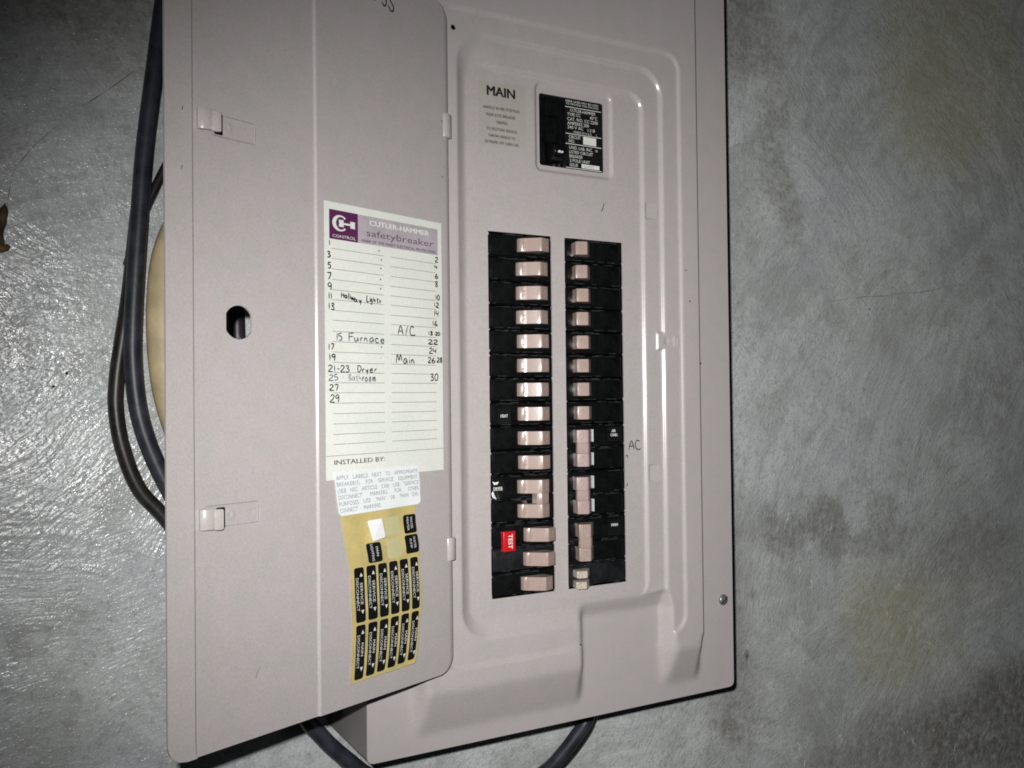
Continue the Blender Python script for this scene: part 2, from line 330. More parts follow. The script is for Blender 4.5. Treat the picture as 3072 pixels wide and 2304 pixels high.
GL = {'0': [[(.25, 1), (.05, .6), (.1, .1), (.35, .02), (.5, .5), (.4, .95), (.22, .98)]], '1': [[(.15, 1), (.17, 0)]],
 '2': [[(.05, .8), (.25, 1), (.48, .82), (.38, .5), (.03, .04), (.58, .0)]], '3': [[(.05, .92), (.35, .98), (.4, .75), (.2, .55), (.48, .35), (.35, .03), (.05, .06)]],
 '4': [[(.08, 1), (.05, .5), (.5, .5)], [(.45, 1), (.42, 0)]], '5': [[(.5, 1), (.12, .95), (.08, .6), (.4, .55), (.48, .25), (.3, .0), (.05, .06)]],
 '6': [[(.4, 1), (.12, .6), (.08, .2), (.3, 0), (.5, .2), (.35, .42), (.1, .28)]], '7': [[(.05, .9), (.28, .97), (.5, .95), (.4, .5), (.25, 0)]],
 '8': [[(.45, .85), (.25, 1), (.08, .8), (.45, .3), (.28, 0), (.08, .22), (.45, .85)]], '9': [[(.48, .7), (.25, .5), (.08, .75), (.3, 1), (.48, .85), (.48, .4), (.42, 0)]],
 '-': [[(.1, .45), (.4, .45)]], '.': [[(.12, .35), (.2, .28)]], '/': [[(.15, 0), (.4, 1)]],
 'H': [[(.08, 1), (.05, 0)], [(.5, 1), (.47, 0)], [(.05, .5), (.5, .52)]], 'A': [[(.02, 0), (.3, 1), (.55, 0)], [(.12, .38), (.48, .4)]],
 'C': [[(.5, .85), (.2, .95), (.03, .4), (.25, .02), (.58, .08)]], 'F': [[(.08, 0), (.1, 1)], [(.1, .97), (.6, 1)], [(.1, .55), (.5, .58)]],
 'D': [[(.1, 0), (.12, 1)], [(.02, .95), (.4, .98), (.6, .5), (.35, .06), (.08, 0)]], 'M': [[(.02, 0), (.15, 1), (.35, .35), (.55, 1), (.72, .3)]],
 'B': [[(.1, 0), (.1, 1)], [(.1, .97), (.42, .85), (.12, .55), (.5, .3), (.1, .02)]], 'J': [[(.42, 1), (.42, .2), (.25, 0), (.02, .18)], [(.15, 1), (.6, 1)]],
 'S': [[(.5, .85), (.25, 1), (.05, .78), (.3, .52), (.5, .25), (.28, 0), (.02, .15)]], 'L': [[(.1, 1), (.05, .05), (.5, .08)]],
 'a': [[(.42, .5), (.15, .55), (.05, .2), (.25, .02), (.42, .45), (.45, .0)]], 'l': [[(.15, 1), (.12, 0)]], 'w': [[(.0, .55), (.15, 0), (.3, .45), (.42, 0), (.6, .55)]],
 'y': [[(.05, .5), (.2, .12), (.4, .5)], [(.42, .52), (.25, -.4)]], 'i': [[(.12, .5), (.12, 0)], [(.12, .75), (.15, .68)]], 'g': [[(.4, .5), (.1, .5), (.08, .12), (.38, .2), (.42, .5), (.35, -.4), (.1, -.35)]],
 'h': [[(.08, 1), (.08, 0)], [(.08, .3), (.3, .5), (.38, 0)]], 't': [[(.18, .95), (.15, .05), (.3, .0)], [(.0, .6), (.35, .62)]], 's': [[(.35, .5), (.1, .45), (.32, .2), (.05, .02)]],
 'u': [[(.05, .5), (.08, .05), (.35, .1), (.4, .52)], [(.4, .5), (.43, 0)]], 'r': [[(.08, .5), (.08, 0)], [(.08, .3), (.2, .5), (.35, .48)]], 'n': [[(.06, .5), (.06, 0)], [(.06, .3), (.28, .5), (.38, 0)]],
 'c': [[(.4, .45), (.15, .5), (.05, .2), (.25, 0), (.45, .06)]], 'e': [[(.08, .25), (.4, .3), (.28, .52), (.06, .3), (.2, 0), (.45, .05)]], 'o': [[(.22, .5), (.05, .25), (.2, 0), (.4, .2), (.3, .5), (.2, .48)]],
 'm': [[(.04, .5), (.04, 0)], [(.04, .3), (.2, .5), (.28, 0)], [(.28, .3), (.45, .5), (.55, 0)]]}
GW = {'1': .38, 'l': .3, 'i': .3, 'M': .88, 'm': .72, 'w': .72, 'r': .45, 't': .45, ' ': .5, '-': .5, '.': .35, '/': .55, 's': .45}

# ------------------------------------------------------------------ pressed sheet metal: height grid with cut-outs
def blur(H, xs, zs, sig):
    """gaussian blur on a nearly uniform 1 mm grid"""
    r = int(math.ceil(3 * sig)); k = np.exp(-.5 * (np.arange(-r, r + 1) / sig) ** 2); k /= k.sum()
    A = np.pad(H, r, mode='edge')
    A = np.apply_along_axis(lambda v: np.convolve(v, k, 'valid'), 0, A)
    return np.apply_along_axis(lambda v: np.convolve(v, k, 'valid'), 1, A)
def ramp(d, w_): return np.clip(d / w_, 0, 1)
def rrect(X, Z, x0, x1, z0, z1, r):
    cx, cz = (x0 + x1) / 2, (z0 + z1) / 2
    qx = np.abs(X - cx) - (x1 - x0) / 2 + r; qz = np.abs(Z - cz) - (z1 - z0) / 2 + r
    return np.hypot(np.maximum(qx, 0), np.maximum(qz, 0)) + np.minimum(np.maximum(qx, qz), 0) - r   # <0 inside
def snap(arr, vals):
    arr = arr.copy()
    for v in vals: arr[np.argmin(np.abs(arr - v))] = v
    return arr
def sheet(name, xs, zs, H, to3d, holes, corner_r, mt, parent, thick=1.3):
    """xs, zs ascending (mm); H[z,x] height toward the viewer; holes: (x0,x1,z0,z1,outline or None)"""
    nx, nz = len(xs), len(zs); X = np.tile(xs, (nz, 1)).astype(float); Z = np.tile(zs[:, None], (1, nx)).astype(float)
    if corner_r:
        rb, rt = corner_r
        for j in range(nz):
            for r, d in ((rb, zs[j] - zs[0]), (rt, zs[-1] - zs[j])):
                if r and d < r:
                    ins = r - math.sqrt(max(r * r - (r - d) ** 2, 0)); band = r * 1.6
                    l = xs - xs[0]; q = l < band; X[j, q] = xs[0] + ins + l[q] * (band - ins) / band
                    l = xs[-1] - xs; q = l < band; X[j, q] = xs[-1] - ins - l[q] * (band - ins) / band
    keep = np.ones((nz - 1, nx - 1), bool); extra = []
    for (x0, x1, z0, z1, outl) in holes:
        i0, i1 = np.argmin(abs(xs - x0)), np.argmin(abs(xs - x1)); j0, j1 = np.argmin(abs(zs - z0)), np.argmin(abs(zs - z1))
        keep[j0:j1, i0:i1] = False
        if outl: extra.append((i0, i1, j0, j1, outl))
    co = np.stack(to3d(X.ravel(), Z.ravel(), H.ravel()), 1) * MM
    J, I = np.nonzero(keep); a = J * nx + I
    F = np.stack([a, a + 1, a + nx + 1, a + nx], 1)
    V = [co]; nV = len(co); FX = []
    for (i0, i1, j0, j1, outl) in extra:
        loop = [(j0, i) for i in range(i0, i1)] + [(j, i1) for j in range(j0, j1)] + [(j1, i) for i in range(i1, i0, -1)] + [(j, i0) for j in range(j1, j0, -1)]
        cx, cz = (xs[i0] + xs[i1]) / 2, (zs[j0] + zs[j1]) / 2; pts = []
        for (j, i) in loop:
            ox, oz = outl(xs[i] - cx, zs[j] - cz); pts.append((cx + ox, cz + oz, H[j, i]))
        pts = np.array(pts); V.append(np.stack(to3d(pts[:, 0], pts[:, 1], pts[:, 2]), 1) * MM); n = len(loop)
        for k in range(n):
            k2 = (k + 1) % n; A_ = loop[k][0] * nx + loop[k][1]; B_ = loop[k2][0] * nx + loop[k2][1]
            FX.append((B_, A_, nV + k, nV + k2)[::-1])
        nV += n
    V = np.concatenate(V); F = np.concatenate([F, np.array(FX, int).reshape(-1, 4)]) if FX else F
    # skirt round every free edge (sheet thickness)
    E = np.concatenate([F[:, [0, 1]], F[:, [1, 2]], F[:, [2, 3]], F[:, [3, 0]]]); key = np.sort(E, 1); uq, inv, cnt = np.unique(key, axis=0, return_inverse=True, return_counts=True)
    BE = E[cnt[inv.ravel()] == 1]
    bv = np.unique(BE); mp = {int(v): len(V) + k for k, v in enumerate(bv)}
    nrm = np.array(to3d(np.zeros(1), np.zeros(1), np.ones(1))).ravel() - np.array(to3d(np.zeros(1), np.zeros(1), np.zeros(1))).ravel()
    V = np.concatenate([V, V[bv] - nrm * thick * MM])
    SK = np.array([(b, a_, mp[int(a_)], mp[int(b)]) for a_, b in BE], int)
    nF = len(F); F = np.concatenate([F, SK])
    used = np.unique(F); re = -np.ones(len(V), int); re[used] = np.arange(len(used)); V = V[used]; F = re[F]
    me = bpy.data.meshes.new(name); me.vertices.add(len(V)); me.vertices.foreach_set('co', V.ravel().astype(np.float32))
    me.loops.add(F.size); me.loops.foreach_set('vertex_index', F.ravel().astype(np.int32))
    me.polygons.add(len(F)); me.polygons.foreach_set('loop_start', np.arange(0, F.size, 4, dtype=np.int32)); me.polygons.foreach_set('loop_total', np.full(len(F), 4, np.int32))
    me.update(calc_edges=True); me.validate()
    me.polygons.foreach_set('use_smooth', [True] * len(me.polygons)); me.set_sharp_from_angle(angle=math.radians(50)); me.update()
    return link(name, me, parent, mt)
def slot_outline(hw, hh, flat):
    def f(dx, dz):
        a = math.atan2(dz / hh, dx / hh); x, z = hh * math.cos(a), hh * math.sin(a)
        return max(-flat, min(flat, x)), z
    return f
def rr_outline(hw, hh, r):
    def f(dx, dz):
        x, z = max(-hw, min(hw, dx)), max(-hh, min(hh, dz))
        if abs(x) > hw - r and abs(z) > hh - r:
            sx, sz = math.copysign(1, x), math.copysign(1, z); ux, uz = abs(x) - (hw - r), abs(z) - (hh - r); l = math.hypot(ux, uz) or 1
            return sx * (hw - r + ux / l * r), sz * (hh - r + uz / l * r)
        return x, z
    return f

# ------------------------------------------------------------------ the wall
WY = 95.0
bm = bmesh.new(); add_box(bm, -1400, 2200, WY, WY + 120, -1300, 1100)
wall = link('wall', bm_mesh('wall', bm), None, M['wall']); wall['kind'] = 'structure'

# ------------------------------------------------------------------ the panel: enclosure, pressed cover, open door
panel = thing('breaker_panel', 'beige steel breaker panel with its door swung open on the grey wall', 'electrical panel')
HF, HL, HB, HR = 6.0, 8.6, 11.3, 13.2
ZT = 341.0
PX = .6
xs = np.arange(-100.6, 253.6, PX); xs = np.append(xs, 253.6)
xs = snap(xs, [0, 58.4, 71.0, 129.5, 49.4, 112.5]); zs = snap(np.append(np.arange(-396.4, ZT, PX), ZT), [0, -287, 57.9, 116.6])
X, Z = np.meshgrid(xs, zs)
ss = lambda d, w_: (lambda t_: t_ * t_ * (3 - 2 * t_))(ramp(d, w_))
rim = HR * ss(X + 66, 9) * ramp(210.2 - X, 1.8) * ramp(Z + 383, 33) * ss(325 - Z, 22)
notch = np.maximum.reduce([ramp(84.0 - X, 1.8), ss(X - 166.5, 11), np.where(Z > -313, 1, 0)])     # lower gap between the two bosses
rim = rim * notch
reb = rrect(X, Z, -46, 187.0, -333.5, 167, 14)                                                     # rebate the door lies in
h = np.where(rim > HB, HB + (rim - HB) * ramp(reb, 1.35), rim)
# main recess: stepped with a ledge along the right and the top, one plain slope on the left and below
rec = rrect(X, Z, -27.8, 170.0, -316, 151.5, 24)
inn = rrect(X, Z, -18.6, 149.5, -302.5, 127.5, 13)
slope_ = HF + (HB - HF) * np.clip(inn / np.maximum(inn - rec, 1e-3), 0, 1) ** 1.55
step_ = HF + (HL - HF) * ramp(inn, 1.6) + (HB - HL) * ramp(rec + 1.8, 1.8)
wgt = ramp(X + 16, 26) * ramp(Z + 306, 18)
prof = slope_ * (1 - wgt) + step_ * wgt
h = np.minimum(h, np.where(rec < 0, prof, 99))
nf = HF * ramp(Z + 312, 11.0) + np.maximum(0, (Z + 301)) * .8 + HR * ramp(84.0 - X, 1.8) + HR * ss(X - 166.5, 11)
h = np.minimum(h, np.where(Z < -285, nf, 99))
h = blur(h, xs, zs, .75 / PX)
soft = blur(h, xs, zs, 2.6 / PX); ws_ = np.maximum(ramp(-(Z + 338), 10), ramp(-(Z + 297), 6) * ramp(158 - X, 8) * ramp(X - 60, 12))
h = h * (1 - ws_) + soft * ws_                                                                      # bottom bosses are softly drawn
mf = rrect(X, Z, 44.3, 121.0, 52, 124.8, 6)
h = h - 2.0 * (1 - ramp(mf + 2.4, 2.4)) * (mf < 0)
# latch dimple and catch slots pressed into the ledge
hw_ = 8.6 - (X - 163.5) * .22
dz = np.abs(Z + 83); ind = ramp(hw_ - dz, 1.5) * ramp(X - 162.4, .8) * ramp(185.2 - X, .8)
pad = 10.4 - .6 * ramp(3.2 - np.hypot(X - 172.5, Z + 83), 1.5) + .8 * ramp(X - 179.5, 1) + .8 * ramp(X - 183.5, 1)
h = h * (1 - ind) + pad * ind
for zc in (29.6, -196.0):
    m_ = (np.abs(Z - zc) < 6.6) & (X > 153.5) & (X < 164.5)
    h = np.where(m_, h - 1.3 * (1 - (X - 153.5) / 11) - .1, h)
h = blur(h, xs, zs, .45 / PX)
xr = rng.normal(0, .012, h.shape); h += blur(xr, xs, zs, 4) * 2.0      # faint waviness of the sheet
cover = sheet('cover', xs, zs, h, lambda x, z, y: (x, -y, z),
      [(0, 58.4, -287, 0, None), (71, 129.5, -287, 0, None), (49.4, 112.5, 57.9, 116.6, rr_outline(31.55, 29.35, 2.2)), (-33.1, -28.6, 150, 154.5, slot_outline(2.1, 2.1, 2.1))], (5, 5), M['paint'], panel)
bm = bmesh.new(); add_box(bm, -99.2, 252.2, 1.6, WY - .3, -394.8, ZT - 1.5, .8)
for f in [f for f in bm.faces if f.calc_center_median().y < .003 and f.calc_area() > .01]: bm.faces.remove(f)
link('enclosure', bm_mesh('enclosure', bm), panel, M['box'])
bm = bmesh.new(); add_box(bm, -8, 138, 30, 33, -300, 140); link('interior_tray', bm_mesh('interior_tray', bm), panel, M['cavity'])
# ragged knock-out stubs along the breaker openings
bm = bmesh.new()
for xe, s in ((0, 1), (58.4, -1), (71, 1), (129.5, -1)):
    for i in range(16):
        for q in range(2):
            if random.random() < .75:
                zc = -max(1, min(286, i * 19.1 + random.uniform(-2.5, 2.5))); l = random.uniform(.3, .9)
                add_box(bm, min(xe - .2 * s, xe + l * s), max(xe - .2 * s, xe + l * s), -HF + .1, -HF + 1.0, zc - random.uniform(.4, .9), zc + random.uniform(.4, .9))
stub = link('knockout_stub', bm_mesh('knockout_stub', bm), panel, M['paint']); stub['kind'] = 'stuff'
# cover screw with slotted dome head
def screw_mesh(R_, Hh):
    V, F = [], []; seg = 20; rings = [(1.0, 0), (.98, .35), (.82, .75), (.5, .95), (.15, 1.0)]
    for r, p in rings:
        for k in range(seg): a = 2 * math.pi * k / seg; V.append((R_ * r * math.cos(a) * MM, -Hh * p * MM, R_ * r * math.sin(a) * MM))
    for j in range(len(rings) - 1):
        for k in range(seg): F.append((j * seg + k, j * seg + (k + 1) % seg, (j + 1) * seg + (k + 1) % seg, (j + 1) * seg + k))
    F.append(tuple(range((len(rings) - 1) * seg, len(rings) * seg)))
    return mesh('cover_screw', V, F, True)
s_ = link('cover_screw', screw_mesh(5.0, 2.4), panel, M['steel']); s_.location = (0.2418, -0.0001, -0.3165)
bm = bmesh.new(); add_box(bm, -4.2, 4.2, -2.55, -1.8, -.55, .55)
sl = link('screw_slot', bm_mesh('screw_slot', bm), s_, M['grime']); sl.rotation_euler = (0, math.radians(-38), 0)

# ---- door
TH = math.radians(20.863); HX, HY = -39.743, -19.113
UX, UY = -math.cos(TH), -math.sin(TH); NX, NY = math.sin(TH), -math.cos(TH)
def door3(u, z, off): return (HX + u * UX + off * NX, HY + u * UY + off * NY, z)
us = np.arange(0, 230, 1.0); us = np.unique(np.concatenate([us, np.arange(122, 129, .3), np.arange(209.1, 216, .3), [230.0]])); us = us[np.append(True, np.diff(us) > .12)]; us = snap(us, [230.0]); zd = snap(np.append(np.arange(-332.2, 164, 1.0), 164.0), [-94.1, -73.9])
Ud, Zd = np.meshgrid(us, zd)
sst = lambda d, w_: (lambda t_: t_ * t_ * (3 - 2 * t_))(ramp(d, w_))
hd = 1.3 * sst(126.0 - Ud, 2.0) + 1.5 * sst(Ud - 211.6, 1.7) - 1.6 * ramp(5.0 - Ud, 5.0) ** 2
for zc, r0 in ((30.3, 24.2), (-197.4, -204)):       # lanced clip seats with their spot welds
    q = (Ud > 169.8) & (Ud < 206.5) & (np.abs(Zd - zc) < 6.2)
    hd = np.where(q, hd - .28, hd)
    hd += .5 * np.exp(-((np.hypot(Ud - 189.2, Zd - zc) - 2.2) / .7) ** 2) - .35 * np.exp(-((np.hypot(Ud - 174, Zd - zc)) / .7) ** 2)
hd += blur(rng.normal(0, .012, hd.shape), us, zd, 3) * 2
door = sheet('door', us, zd, hd, lambda u, z, o: (HX + u * UX + o * NX, HY + u * UY + o * NY, z),
      [(172, 192, -95, -73, slot_outline(8.8, 10.1, 8.8))], (12, 12), M['paint'], panel, thick=1.6)
def door_obj(bm, name, mt, parent, ang=None): 
    for v in bm.verts:
        u, o, z = v.co.x / MM, v.co.y / MM, v.co.z / MM
        v.co = Vector(door3(u, z, o)) * MM
    return link(name, bm_mesh(name, bm, ang), parent, mt)
for zc in (30.3, -197.4):
    for pl in ([(169.6, zc + 6.2), (185, zc + 6.3), (206, zc + 6.2)], [(169.6, zc + 6.2), (169.6, zc - 6.2)], [(169.6, zc - 6.2), (185, zc - 6.3), (200, zc - 6.2)]):
        ink = Ink(lambda x, y, o: tuple(c * MM for c in door3(x, y, .12 + o))); ink.stroke(pl, .34); ink.build('lanced_seam', M['seam'], door)
    bm = bmesh.new(); add_box(bm, 195.3, 200.5, 3.6, 4.6, zc - 6.4, zc + 5.4, .4); 
    for v in bm.verts: v.co = Vector(door3(v.co.x / MM, v.co.z / MM, v.co.y / MM)) * MM
    link('clip_recess', bm_mesh('clip_recess', bm), door, M['cavity'])
for zc in (31.3, -198.3):                         # spring clips of the door
    bm = bmesh.new()
    extrude_profile(bm, [(209.5, 0), (210, 2.2), (208.2, 4.4), (204.5, 5.2), (202.0, 5.0), (202.0, 3.6), (206, 3.2), (206.5, 0)], zc - 6.0, zc + 6.0, lambda a, p, z: (a, p, z), .3)
    extrude_profile(bm, [(202.4, 5.3), (202.4, 3.9), (197.9, 5.0), (197.4, 6.6), (200, 6.5)], zc - 6.6, zc + 5.6, lambda a, p, z: (a, p, z), .9)
    door_obj(bm, 'spring_clip', M['paint'], door, 40)
bm = bmesh.new()                                   # hinge knuckles at the door's right edge
for (z0, z1) in ((64, 81.5), (-250.3, -233.8)):
    bm = bmesh.new()
    pts = [(3.0 + 4.6 * math.cos(a), .4 + 2.6 * math.sin(a)) for a in np.linspace(-.6, math.pi + .6, 12)]
    extrude_profile(bm, pts, z0, z1, lambda a, p, z: (a - .6, p, z), .35)
    door_obj(bm, 'hinge', M['paint'], panel, 40)
# scratches and old marker writing on the sheet metal
ink = Ink(lambda x, y, o: tuple(c * MM for c in door3(-x, -y, .25 + o + (1.3 if -x < 125 else 0))))
ink.hand('H', -87.5, -77, -158, -145.0, 1.1, .1); ink.build('marker_writing', M['mark'], door); ink = Ink(ink.fn); ink.stroke([(-73.6, -143.2), (-69.5, -158)], 1.1); ink.build('marker_writing', M['mark'], door); ink = Ink(ink.fn); ink.stroke([(-66.8, -144.6), (-65.2, -142.6), (-63.4, -143.4), (-62.9, -147), (-62.9, -158)], 1.1)
ink.stroke([(-57.2, -152.2), (-59.5, -154.5), (-61.3, -151.5), (-58.6, -147.6), (-55.9, -144.2), (-57.1, -141.0), (-59.3, -141.6), (-61.0, -144.4)], 1.1)
ink.build('marker_writing', M['mark'], door)
def cov(off=.2): return lambda x, y, o: (x * MM, -(HF + off + o) * MM, -y * MM)
ink = Ink(cov()); ink.hand('AC', 133.0, 146.5, 168, 176, .9, .15); ink.build('marker_writing', M['mark'], panel); ink = Ink(cov()); ink.stroke([(129.9, 181.5), (131.2, 180.2), (132.2, 181.8), (131.6, 183)], .7); ink.build('marker_writing', M['mark'], panel); ink = Ink(cov()); ink.stroke([(130.4, 207), (131.4, 205.2), (131.0, 203.5)], .7); ink.build('marker_writing', M['mark'], panel); ink = Ink(cov())
ink.stroke([(108.2, -24.5), (109.8, -28.0), (111.0, -32)], .7)
ink.build('marker_writing', M['mark'], panel)
ink = Ink(lambda x, y, o: tuple(c * MM for c in door3(x, y, .15 + o + (1.5 if x > 212 else (1.3 if x < 125 else 0)))))
for (u, z) in ((219, 36), (219.5, 2.5), (8, 76), (8, 34.5)): ink.stroke([(u, z), (u + random.uniform(-.4, .6), z - 2.4)], .5); ink.build('scuff', M['grime'], door); ink = Ink(ink.fn)
ink.stroke([(169, -291), (171, -293.5), (172, -297)], .45); ink.build('scuff', M['seam'], door)
ink = Ink(lambda x, y, o: (x * MM, -(13.2 + .1 + o) * MM, y * MM)); rr_ = random.Random(3)
for (x, z) in ((192, -20), (196, -47), (76.8, -330.6), (207, -101)): ink.stroke([(x, z), (x + .6, z - .8), (x + 1.2, z - .3)], .9); ink.build('scuff', M['grime'], panel); ink = Ink(ink.fn)

rs = random.Random(12)
for k in range(16):
    u0, z0 = rs.uniform(8, 225), rs.uniform(-320, 140); a = rs.uniform(-2.2, -1.0); l = rs.uniform(1.5, 6)
    if 8 < u0 < 121 and -318 < z0 < 0: continue
    o_ = 1.5 if u0 > 212 else (1.3 if u0 < 125 else 0)
    ink = Ink(lambda x, y, o: tuple(c * MM for c in door3(x, y, .12 + o_ + o))); ink.stroke([(u0, z0), (u0 + l * .5 * math.cos(a) + .3, z0 + l * .5 * math.sin(a)), (u0 + l * math.cos(a), z0 + l * math.sin(a))], rs.uniform(.15, .3)); ink.build('scratch', M['scratch'], door)
# ------------------------------------------------------------------ main breaker
FY = -(HF - 2.2)      # y of the pan round the main breaker
mb = thing('main_breaker', 'large black main breaker with printed plate in the upper window of the panel', 'circuit breaker')
bm = bmesh.new(); add_box(bm, 47, 74.4, 3, 60, 54, 120, .5); add_box(bm, 74.6, 115, -3.2, 60, 54, 120, .5)
add_box(bm, 47, 56, -1.8, 3, 54, 120, .8); add_box(bm, 70.5, 74.4, -2.2, 3, 54, 120, .6); add_box(bm, 56.2, 70.4, -2.2, 3, 100, 120, 1.0)
link('body', bm_mesh('body', bm, 40), mb, M['black'])
bm = bmesh.new()
extrude_profile(bm, [(62, -3), (62, 4), (64, 9), (66, 12.5), (69.5, 14), (73.5, 12.5), (75.5, 8), (77, 3), (80, -3)], 58.6, 69.6, lambda a, p, z: (z, -p, a), .8)
for k in range(3): add_box(bm, 60.0, 68.2, -14.3 + 1.4 * k, -12.0 + 1.4 * k, 64.4 - 1.3 * k, 65.0 - 1.3 * k, .2)
link('handle', bm_mesh('handle', bm, 40), mb, M['black'])
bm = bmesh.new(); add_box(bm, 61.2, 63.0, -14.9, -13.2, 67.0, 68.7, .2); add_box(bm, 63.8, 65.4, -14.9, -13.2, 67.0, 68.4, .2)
link('handle_glint', bm_mesh('handle_glint', bm), mb, M['chip_glint'])  # white bars paint a specular glint onto the black handle
bm = bmesh.new(); add_box(bm, 74.9, 112.2, -3.7, -3.1, 58.2, 116.3, .1); pl_ = link('label_plate', bm_mesh('label_plate', bm), mb, M['stick'])
def pm(x, z_from_top): return (x, z_from_top)
ink = Ink(lambda x, y, o: (x * MM, (-3.85 - o) * MM, y and (-(y) * MM)))
# y grows downwards in mm from z=0, so a text line at height z has y=-z
def T(txt, x0, x1, z, cap, b=0.0): ink.text(txt, x0, x1, -z, cap, b)
T('FIBER LINER MAY BE USED', 75.4, 108, 113.4, 1.6); T('TO PROVIDE THIS SPACING', 75.6, 108, 111.2, 1.5)
for tx, x0, x1, z, cp in (('CUTLER-HAMMER', 79.5, 105, 105.6, 2.5), ('TYPE CC', 76.8, 90, 102.0, 2.6), ('40°C', 99.3, 106.8, 101.8, 2.6), ('CAT. NO. CC 2200', 76.8, 107.3, 98.2, 2.6), ('AMPERES 200', 76.8, 98.2, 94.7, 2.6), ('240 V AC', 77, 92.5, 91.4, 2.6), ('1-3 Φ', 97, 104.4, 91.0, 2.6),
        ('MADE IN U.S.A.', 83, 101.2, 88.2, 1.8), ('L', 105.6, 106.6, 88.0, 1.8), ('CIRCUIT', 78.1, 89.9, 83.4, 2.6), ('NO.', 78.1, 84.0, 80.0, 2.6), ('UND. LAB. INC.', 78.4, 101.7, 74.6, 2.6), ('®', 104.6, 106.8, 74.8, 2.0), ('LISTED CIRCUIT', 78.4, 101.8, 71.0, 2.5), ('BREAKER', 78.5, 91.5, 67.5, 2.5), ('2 POLE UNIT', 78.7, 98.8, 64.0, 2.5), ('ISSUE', 78.8, 86.7, 60.3, 2.5)): T(tx, x0, x1, z, cp)
for i, z in enumerate((109.3, 87.2, 78.8, 59.0)): ink.line(74.9, -z, 110.6, -z, .55, 1)
bm = bmesh.new()
ink.build('lettering', M['inkw'], pl_)
link('blank_field', mesh('blank_field', [(x * MM, -.00385, z * MM) for x, z in ((92.3, 79.8), (105.4, 79.8), (105.4, 86.4), (92.3, 86.4))], [(0, 1, 2, 3)]), pl_, M['paper'])
isf = link('issue_field', mesh('issue_field', [(x * MM, -.00385, z * MM) for x, z in ((90.4, 59.9), (108.4, 59.9), (108.4, 63.3), (90.4, 63.3))], [(0, 1, 2, 3)]), pl_, M['paper'])
ink = Ink(lambda x, y, o: (x * MM, (-3.95 - o) * MM, -y * MM)); ink.text('LI-4533', 93.2, 102.5, -60.6, 1.9); ink.build('issue_number', M['inkg'], pl_)

# adhesive label beside it
ml = thing('main_label', 'clear label headed MAIN with small instructions beside the main breaker', 'label')
link('film', mesh('film', [(x * MM, -(HF + .12) * MM, z * MM) for x, z in ((-7.3, 66.6), (34.9, 68.2), (35.0, 119.2), (-7.3, 117.2))], [(0, 1, 2, 3)]), ml, M['clear'])
ink = Ink(cov(.24)); ink.text('MAIN', .2, 26, -106.9, 7.4, .012)
for tx, x0, x1, z in (('HANDLE IN MID POSITION', -3.2, 29.8, 94.2), ('INDICATES BREAKER', -.2, 26, 88.6), ('TRIPPED', 8.2, 18.6, 83.2), ('TO RESTORE SERVICE', -.3, 27.3, 77.6), ('THROW HANDLE TO', 1.2, 25.6, 72.2), ('EXTREME OFF THEN ON', -1.8, 28.4, 66.9 + .3)):
    ink.text(tx, x0, x1, -(z + 1.9), 2.3, .004)
ink.build('lettering', M['inkd'], ml)

# ------------------------------------------------------------------ branch breakers
PITCH = 287 / 15
def body_mesh(n, flip):
    bm = bmesh.new(); s = -1 if flip else 1
    def bx(x0, x1, p0, p1, z0, z1, b): 
        a, c = s * x0, s * x1; add_box(bm, min(a, c), max(a, c), -p1, -p0, z0, z1, b)
    hh = n * PITCH / 2 - .35
    bx(-5, 61, -28, -5, -hh, hh, .4); 
    for k in range(n):
        zc = ((n - 1) / 2 - k) * PITCH; q = PITCH / 2 - 1.1
        bx(2.0, 56.6, -5.2, -1.1, zc - q, zc + q, 1.1)
        bx(3.4, 55.4, -1.6, -.5, zc - q + 2.0, zc + q - 2.0, .45)
        bx(0.4, 58.0, -5.6, -3.6, zc - q - .5, zc + q + .5, .5)
    return bm_mesh('body', bm, 25)
PROF = [(-1.6, -1.5), (-1.5, 1.5), (-1.0, 3.6), (.2, 4.8), (1.6, 5.35), (2.8, 5.95), (4.2, 6.95), (4.8, 7.42), (7.0, 9.15), (10.0, 11.45), (12.4, 13.25), (12.95, 13.62), (13.4, 13.75), (13.85, 13.66), (14.5, 13.4), (21.3, 10.55), (21.8, 10.25), (22.0, 9.7), (21.6, 8.4), (19.9, 4.4), (19.0, -1.5)]
def handle_mesh(flip, hz=5.25, prof=PROF, name='handle'):
    bm = bmesh.new(); s = -1 if flip else 1
    extrude_profile(bm, prof, -hz, hz, lambda a, p, z: (s * a, -p, z), .35)
    for (a, p, z) in () if False else ((18.6, 11.55, -2.2), (18.6, 11.55, 1.8), (17.0, 12.2, -.4), (17.2, 12.1, 2.4), (19.6, 11.1, .3)) if flip else ((1.4, 5.25, 2.2), (1.4, 5.25, -.2), (1.2, 5.2, -2.4), (2.6, 5.85, 1.2), (2.6, 5.85, -1.4), (18.6, 11.55, -2.2), (18.6, 11.55, 1.8), (17.2, 12.1, .2)):   # raised rating marks
        add_box(bm, *sorted((s * (a - .5), s * (a + .5))), -p - .16, -p + .2, z - .75, z + .75, .08, 1)
    return bm_mesh(name, bm, 24)
PROF_R = [(3.4, -1.5), (3.5, 1.6), (3.9, 3.6), (4.7, 5.0), (5.8, 6.3), (7.2, 7.7), (9.2, 9.75), (11.2, 11.8), (12.5, 13.15), (12.95, 13.6), (13.4, 13.75), (13.85, 13.66), (14.5, 13.4), (21.3, 10.55), (21.8, 10.25), (22.0, 9.7), (21.6, 8.4), (19.9, 4.4), (19.0, -1.5)]
TIE = [(9.8, 4.0), (9.9, 10.9), (10.6, 11.5), (12.9, 13.2), (13.4, 13.4), (13.9, 13.25), (21.3, 10.1), (21.3, 8.6), (19.6, 4.6), (12, 3.0)]
ME = {}
